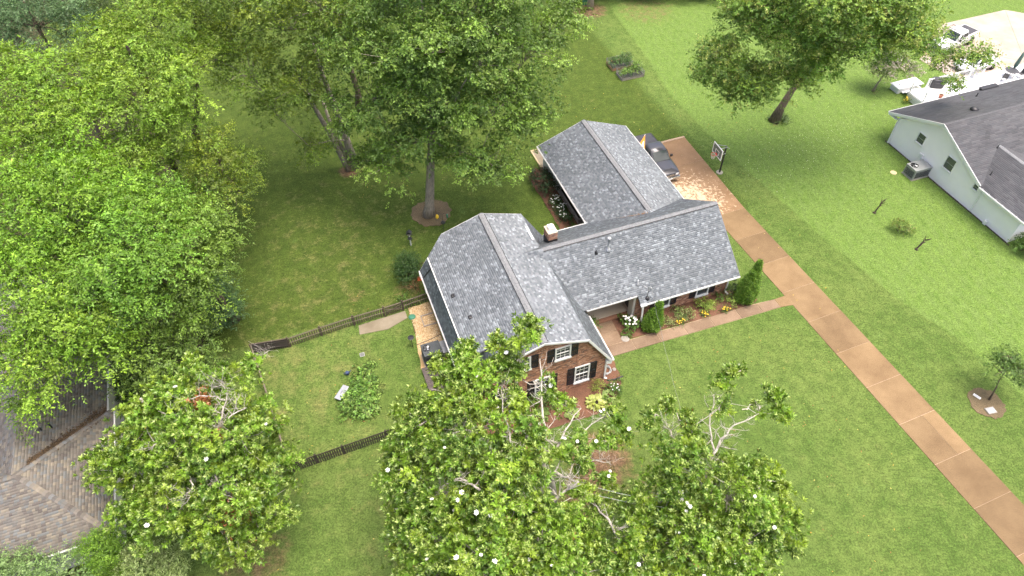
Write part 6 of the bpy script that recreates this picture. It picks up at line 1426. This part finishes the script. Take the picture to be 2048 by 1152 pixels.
shrub('low_plant', 'small leafy plant below the hydrangea by the walk', HW(3.15,2.85), [(0,0,.14,.25,.12),(.3,-.1,.12,.2,.1)], MID, .1, .05, 5, .15, 5, 5, .15, cat='plant')
shrub('porch_shrub', 'bright green shrub under the eave beside the porch step', HW(.95,4.15), [(0,0,.6,.5,.5)], MID)
def hosta(label, loc, r, n, pal):
    t = thing('hosta', label, 'hosta', loc, 0, 'hostas in the corner bed'); m_ = n
    a = rng.uniform(0, 2*np.pi, m_); el = rng.uniform(.15, 1.1, m_); D = np.stack([np.cos(a)*np.cos(el), np.sin(a)*np.cos(el), np.sin(el)], 1); rr = rng.random(m_)**.6*r
    P = np.stack([np.cos(a)*rr*.75, np.sin(a)*rr*.75, .10+.28*(1-rr/r)+rng.normal(0,.03,m_)], 1); P[:, 2] = np.maximum(P[:, 2], .06)
    N = np.array([0,0,1.])+D*.3+rng.normal(0,.25,(m_,3)); C = np.array(pal)[rng.integers(len(pal), size=m_)]*rng.uniform(.8,1.2,(m_,1))
    Vt, C = leaf_geo(P, D*np.array([1,1,.4]), N, .26*rng.uniform(.7,1.2,m_), .19*rng.uniform(.7,1.2,m_), C); link('leaves', mesh_q('leaves', Vt, np.arange(len(Vt)).reshape(-1,4), C, M['leaf']), t)
    part(t, 'crown_base', MB().lathe([(r*.3,.02),(r*.25,.1),(.02,.16)], n=10), M['soil']); return t
HP = [(.36,.40,.10),(.42,.45,.16),(.28,.34,.07)]
hosta('largest pale yellow hosta clump at the brick corner', HW(-1.25,-1.75), .75, 150, HP); hosta('greener hosta clump right of the largest one', HW(-.35,-1.55), .5, 80, [(.20,.29,.08),(.25,.33,.10)]); hosta('small round hosta nearest the large magnolia', HW(-3.1,-1.95), .45, 70, [(.28,.35,.12),(.22,.30,.08)])
hosta('small green hosta against the brick gable under the magnolia boughs', HW(-4.9,-1.2), .4, 60, [(.14,.22,.05),(.18,.26,.07)])
shrub('boxwood', 'small rounded lime green boxwood at the brick house corner', HW(-.75,-.75), [(0,0,.4,.4,.4)], [(.15,.215,.03),(.18,.24,.04)], .06, .035, 6, .18, 6, 8, .22)
shrub('flower_bush', 'loose green bush with a few white flowers by the black drain pipe', HW(.25,-1.15), [(0,0,.3,.45,.28),(.4,.3,.25,.3,.2)], MID, .08, .05, 6, .2, 5, 7, .25, blossoms=(9,.05,'petal',.15))
shrub('foundation_shrub', 'dark green shrub under the lower gable window behind the magnolia', HW(-4.2,-.7), [(0,0,.5,.55,.45),(-.9,0,.5,.5,.42)], MID)
# side bed by the garage
shrub('dark_shrub', 'large dark evergreen shrub with reddish tips beside the garage wall', HW(3.75,20.3), [(0,0,.7,.75,.65),(-.35,.9,.6,.6,.55),(.3,-.8,.65,.65,.6),(.35,1.3,.5,.5,.45)], [(.035,.07,.022),(.045,.085,.03),(.11,.05,.03),(.03,.06,.02)], .1, .05)
for lb, b_, n_ in (('white rose bush nearest the big dark evergreen by the garage',17.7,26),('white rose bush in the middle of the side bed',16.6,20),('white rose bush nearest the chimney in the side bed',15.4,9)):
    shrub('rose_bush', lb, HW(3.7,b_), [(0,0,.4,.5,.38),(.2,.3,.35,.35,.3)], DKG, .08, .05, 6, .22, 4.5, 8, .28, 'white roses beside the garage', 'rose', blossoms=(n_,.055,'petal',.14))
shrub('low_plant', 'small pale green plant at the end of the side bed near the wing eave', HW(4.0,14.6), [(0,0,.2,.3,.18)], MID, .1, .06, cat='plant')
# west side of the house
shrub('dark_shrub', 'tall dark green holly shrub at the far corner of the gambrel roof', HW(-10.15,13.9), [(0,0,1.0,.85,.95),(0,.6,.9,.8,.9),(.1,-.6,.9,.75,.85)], [(.030,.070,.014),(.038,.085,.018)], .08, .05)
shrub('red_shrub', 'reddish barberry shrub beside the far roof corner', HW(-10.0,12.4), [(0,0,.5,.5,.42)], [(.12,.055,.025),(.09,.07,.025),(.15,.07,.03)], .06, .04)
shrub('red_shrub', 'dark red barberry shrub next to the orange cone', HW(-9.2,13.6), [(0,0,.5,.5,.45)], [(.10,.035,.025),(.08,.045,.025)], .06, .04)
shrub('low_plant', 'low green weeds at the fence end beside the red shrub', HW(-11.1,12.0), [(0,0,.15,.4,.12),(.8,-.5,.12,.3,.1)], MID, .09, .05, cat='plant')
# vegetable patch
shrub('squash_patch', 'sprawling green squash and herb patch in the fenced yard', HW(-15.9,4.7), [(0,-1.5,.14,.75,.2),(.55,-1.0,.16,.7,.2),(-.5,-.6,.16,.6,.2),(.35,-.1,.18,.75,.22),(-.2,.6,.12,.6,.18),(.3,1.2,.1,.55,.14),(.1,1.9,.08,.5,.1),(.95,-1.6,.12,.5,.16),(-.8,-1.3,.12,.5,.16),(.9,.2,.1,.4,.12)], [(.11,.21,.035),(.14,.25,.05),(.09,.18,.03),(.20,.30,.07)], .13, .10, 5, .22, 3.0, 6, .28, cat='vegetable patch', zlo=.1, tone=.3)
def veg(label, bed, pal, n):
    loc = bed.location+Vector((0,0,.22)); shrub('vegetable_plants', label, loc, [(-.8,0,.25,.45,.25),(-.2,.1,.3,.45,.28),(.4,-.1,.3,.5,.3),(.85,.2,.55,.4,.45)], pal, .13, .08, 5, .22, 3.4, 6, .28, 'vegetables in the raised beds', 'plants', rz=HA)
veg('dark sparse vegetables growing in the farther orange timber bed', RB1, [(.06,.12,.03),(.08,.15,.04)], 1); veg('bright green vegetables growing in the nearer grey timber bed', RB2, [(.12,.21,.04),(.10,.185,.035),(.16,.24,.06)], 1)
# neighbour's lawn plants
def dead_shrub(label, loc, h):
    t = thing('dead_sapling', label, 'dead shrub', loc, 0, 'leafless saplings on the neighbouring lawn'); mb = MB()
    main = [(0,0,0),(.15,.1,h*.35),(.35,.2,h*.7),(.5,.3,h)]; mb.tube(main, [.07,.055,.045,.02], 7)
    for k in range(11):
        f = random.uniform(.25,.95); p = Vector((.5*f,.3*f,h*f)); d = Vector((random.uniform(-.4,.6),random.uniform(-.4,.4),random.uniform(.1,.5)))*.6; mb.tube([p,p+d*.6,p+d+Vector((0,0,.1))], [.04,.03,.012], 6)
    part(t, 'stem', mb, M['barkdark'], True); part(t, 'root_flare', MB().lathe([(.16,0),(.09,.05),(.07,.12)], n=10), M['barkdark'], True); return t
dead_shrub('larger leafless dark sapling on the lawn below the grey heat pump', (30.68,43.37,0), 1.2); dead_shrub('smaller leafless dark sapling on the lawn right of the green bush', (32.47,38.98,0), .85)
shrub('young_bush', 'small ragged green and brown bush between the two leafless saplings', (31.8,41.1,0), [(0,0,.5,.5,.5),(.5,-.3,.4,.45,.35),(-.2,.3,.5,.35,.4)], [(.12,.20,.03),(.15,.17,.04),(.10,.175,.03)], .1, .05)
shrub('corner_bush', 'bright green bush at the near corner of the white house', (40.7,38.6,0), [(0,0,.7,.8,.6),(.9,.3,.6,.7,.5)], MID, .11, .06)
shrub('yellow_bush', 'small yellow flowering bush at the foot of the white deck', (39.5,59.5,0), [(0,0,.25,.35,.22)], LIME, .08, .05, blossoms=(22,.08,'yellowpetal',.1)); shrub('trunk_plants', 'grey green plants at the foot of the leaning maple', G(1556,240)+Vector((.2,-.1,0)), [(0,0,.25,.6,.2),(-.8,.2,.2,.4,.16)], [(.09,.14,.05),(.11,.165,.05)], .12, .05)
# lower left plants
def BW(a, b): return BO+Matrix.Rotation(BAng,3,'Z')@Vector((a,b,0))
shrub('clipped_bush', 'dense clipped bright green bush at the front corner of the brown roof', BW(-.4,-.95), [(0,0,3.2,.98,1.1),(.05,-.1,1.6,1.0,1.4)], [(.125,.235,.020),(.155,.270,.028),(.10,.20,.018)], .07, .04, 6, .2, 6.5, 9, .25)
shrub('pale_bush', 'pale sage green bush at the bottom edge between the clipped bush and magnolia', BW(1.35,-2.5), [(0,0,2.3,1.25,1.0),(1.0,.4,1.9,.95,.8),(-.6,.75,2.6,.5,.7),(.3,-.8,1.8,1.2,1.0),(.35,1.0,2.4,.4,.6)], [(.20,.27,.085),(.25,.32,.12),(.165,.235,.07)], .1, .045, 7, .3, 3.6, 9, .34)
shrub('pale_bush', 'pale green feathery bush at the bottom left picture corner', BW(-3.1,-1.75), [(0,0,3.2,1.2,1.0),(1.1,.2,3.0,.95,.9),(-1.3,.2,3.3,1.2,1.0),(-2.6,.3,3.2,1.1,1.0),(0,-.8,2.2,1.2,1.0)], [(.16,.255,.08),(.205,.30,.11),(.13,.22,.065)], .11, .045, 7, .33, 2.8, 9, .38)
# fallen leaves and clover heads on the grass
lp = []
for i in range(900):
    x_, y_ = rng.uniform(-14,24), rng.uniform(9,62)
    if -4 < (Vector((x_,y_,0))-HO).dot(HX)+9.5 < 26 and -.5 < (Vector((x_,y_,0))-HO).dot(HY) < 23: continue
    lp.append((x_,y_,.05))
scatter('fallen_leaves', lp, 0, .06, [(.42,.30,.06),(.30,.17,.06),(.45,.36,.12),(.24,.13,.05)], M['chip'])
lp = []
for i in range(500):
    c_ = [(27,53,5,5),(33,55,5,4),(24,50,6,5)][rng.integers(3)]; lp.append((rng.normal(c_[0],c_[2]*.5),rng.normal(c_[1],c_[3]*.5),.06))
scatter('clover_heads', [p for p in lp if p[0] < 34.5 or p[1] > 58], 0, .03, [(.62,.66,.42),(.7,.7,.6)], M['chip'])
print('TRIS', sum(len(m.polygons)*2 for m in bpy.data.meshes))
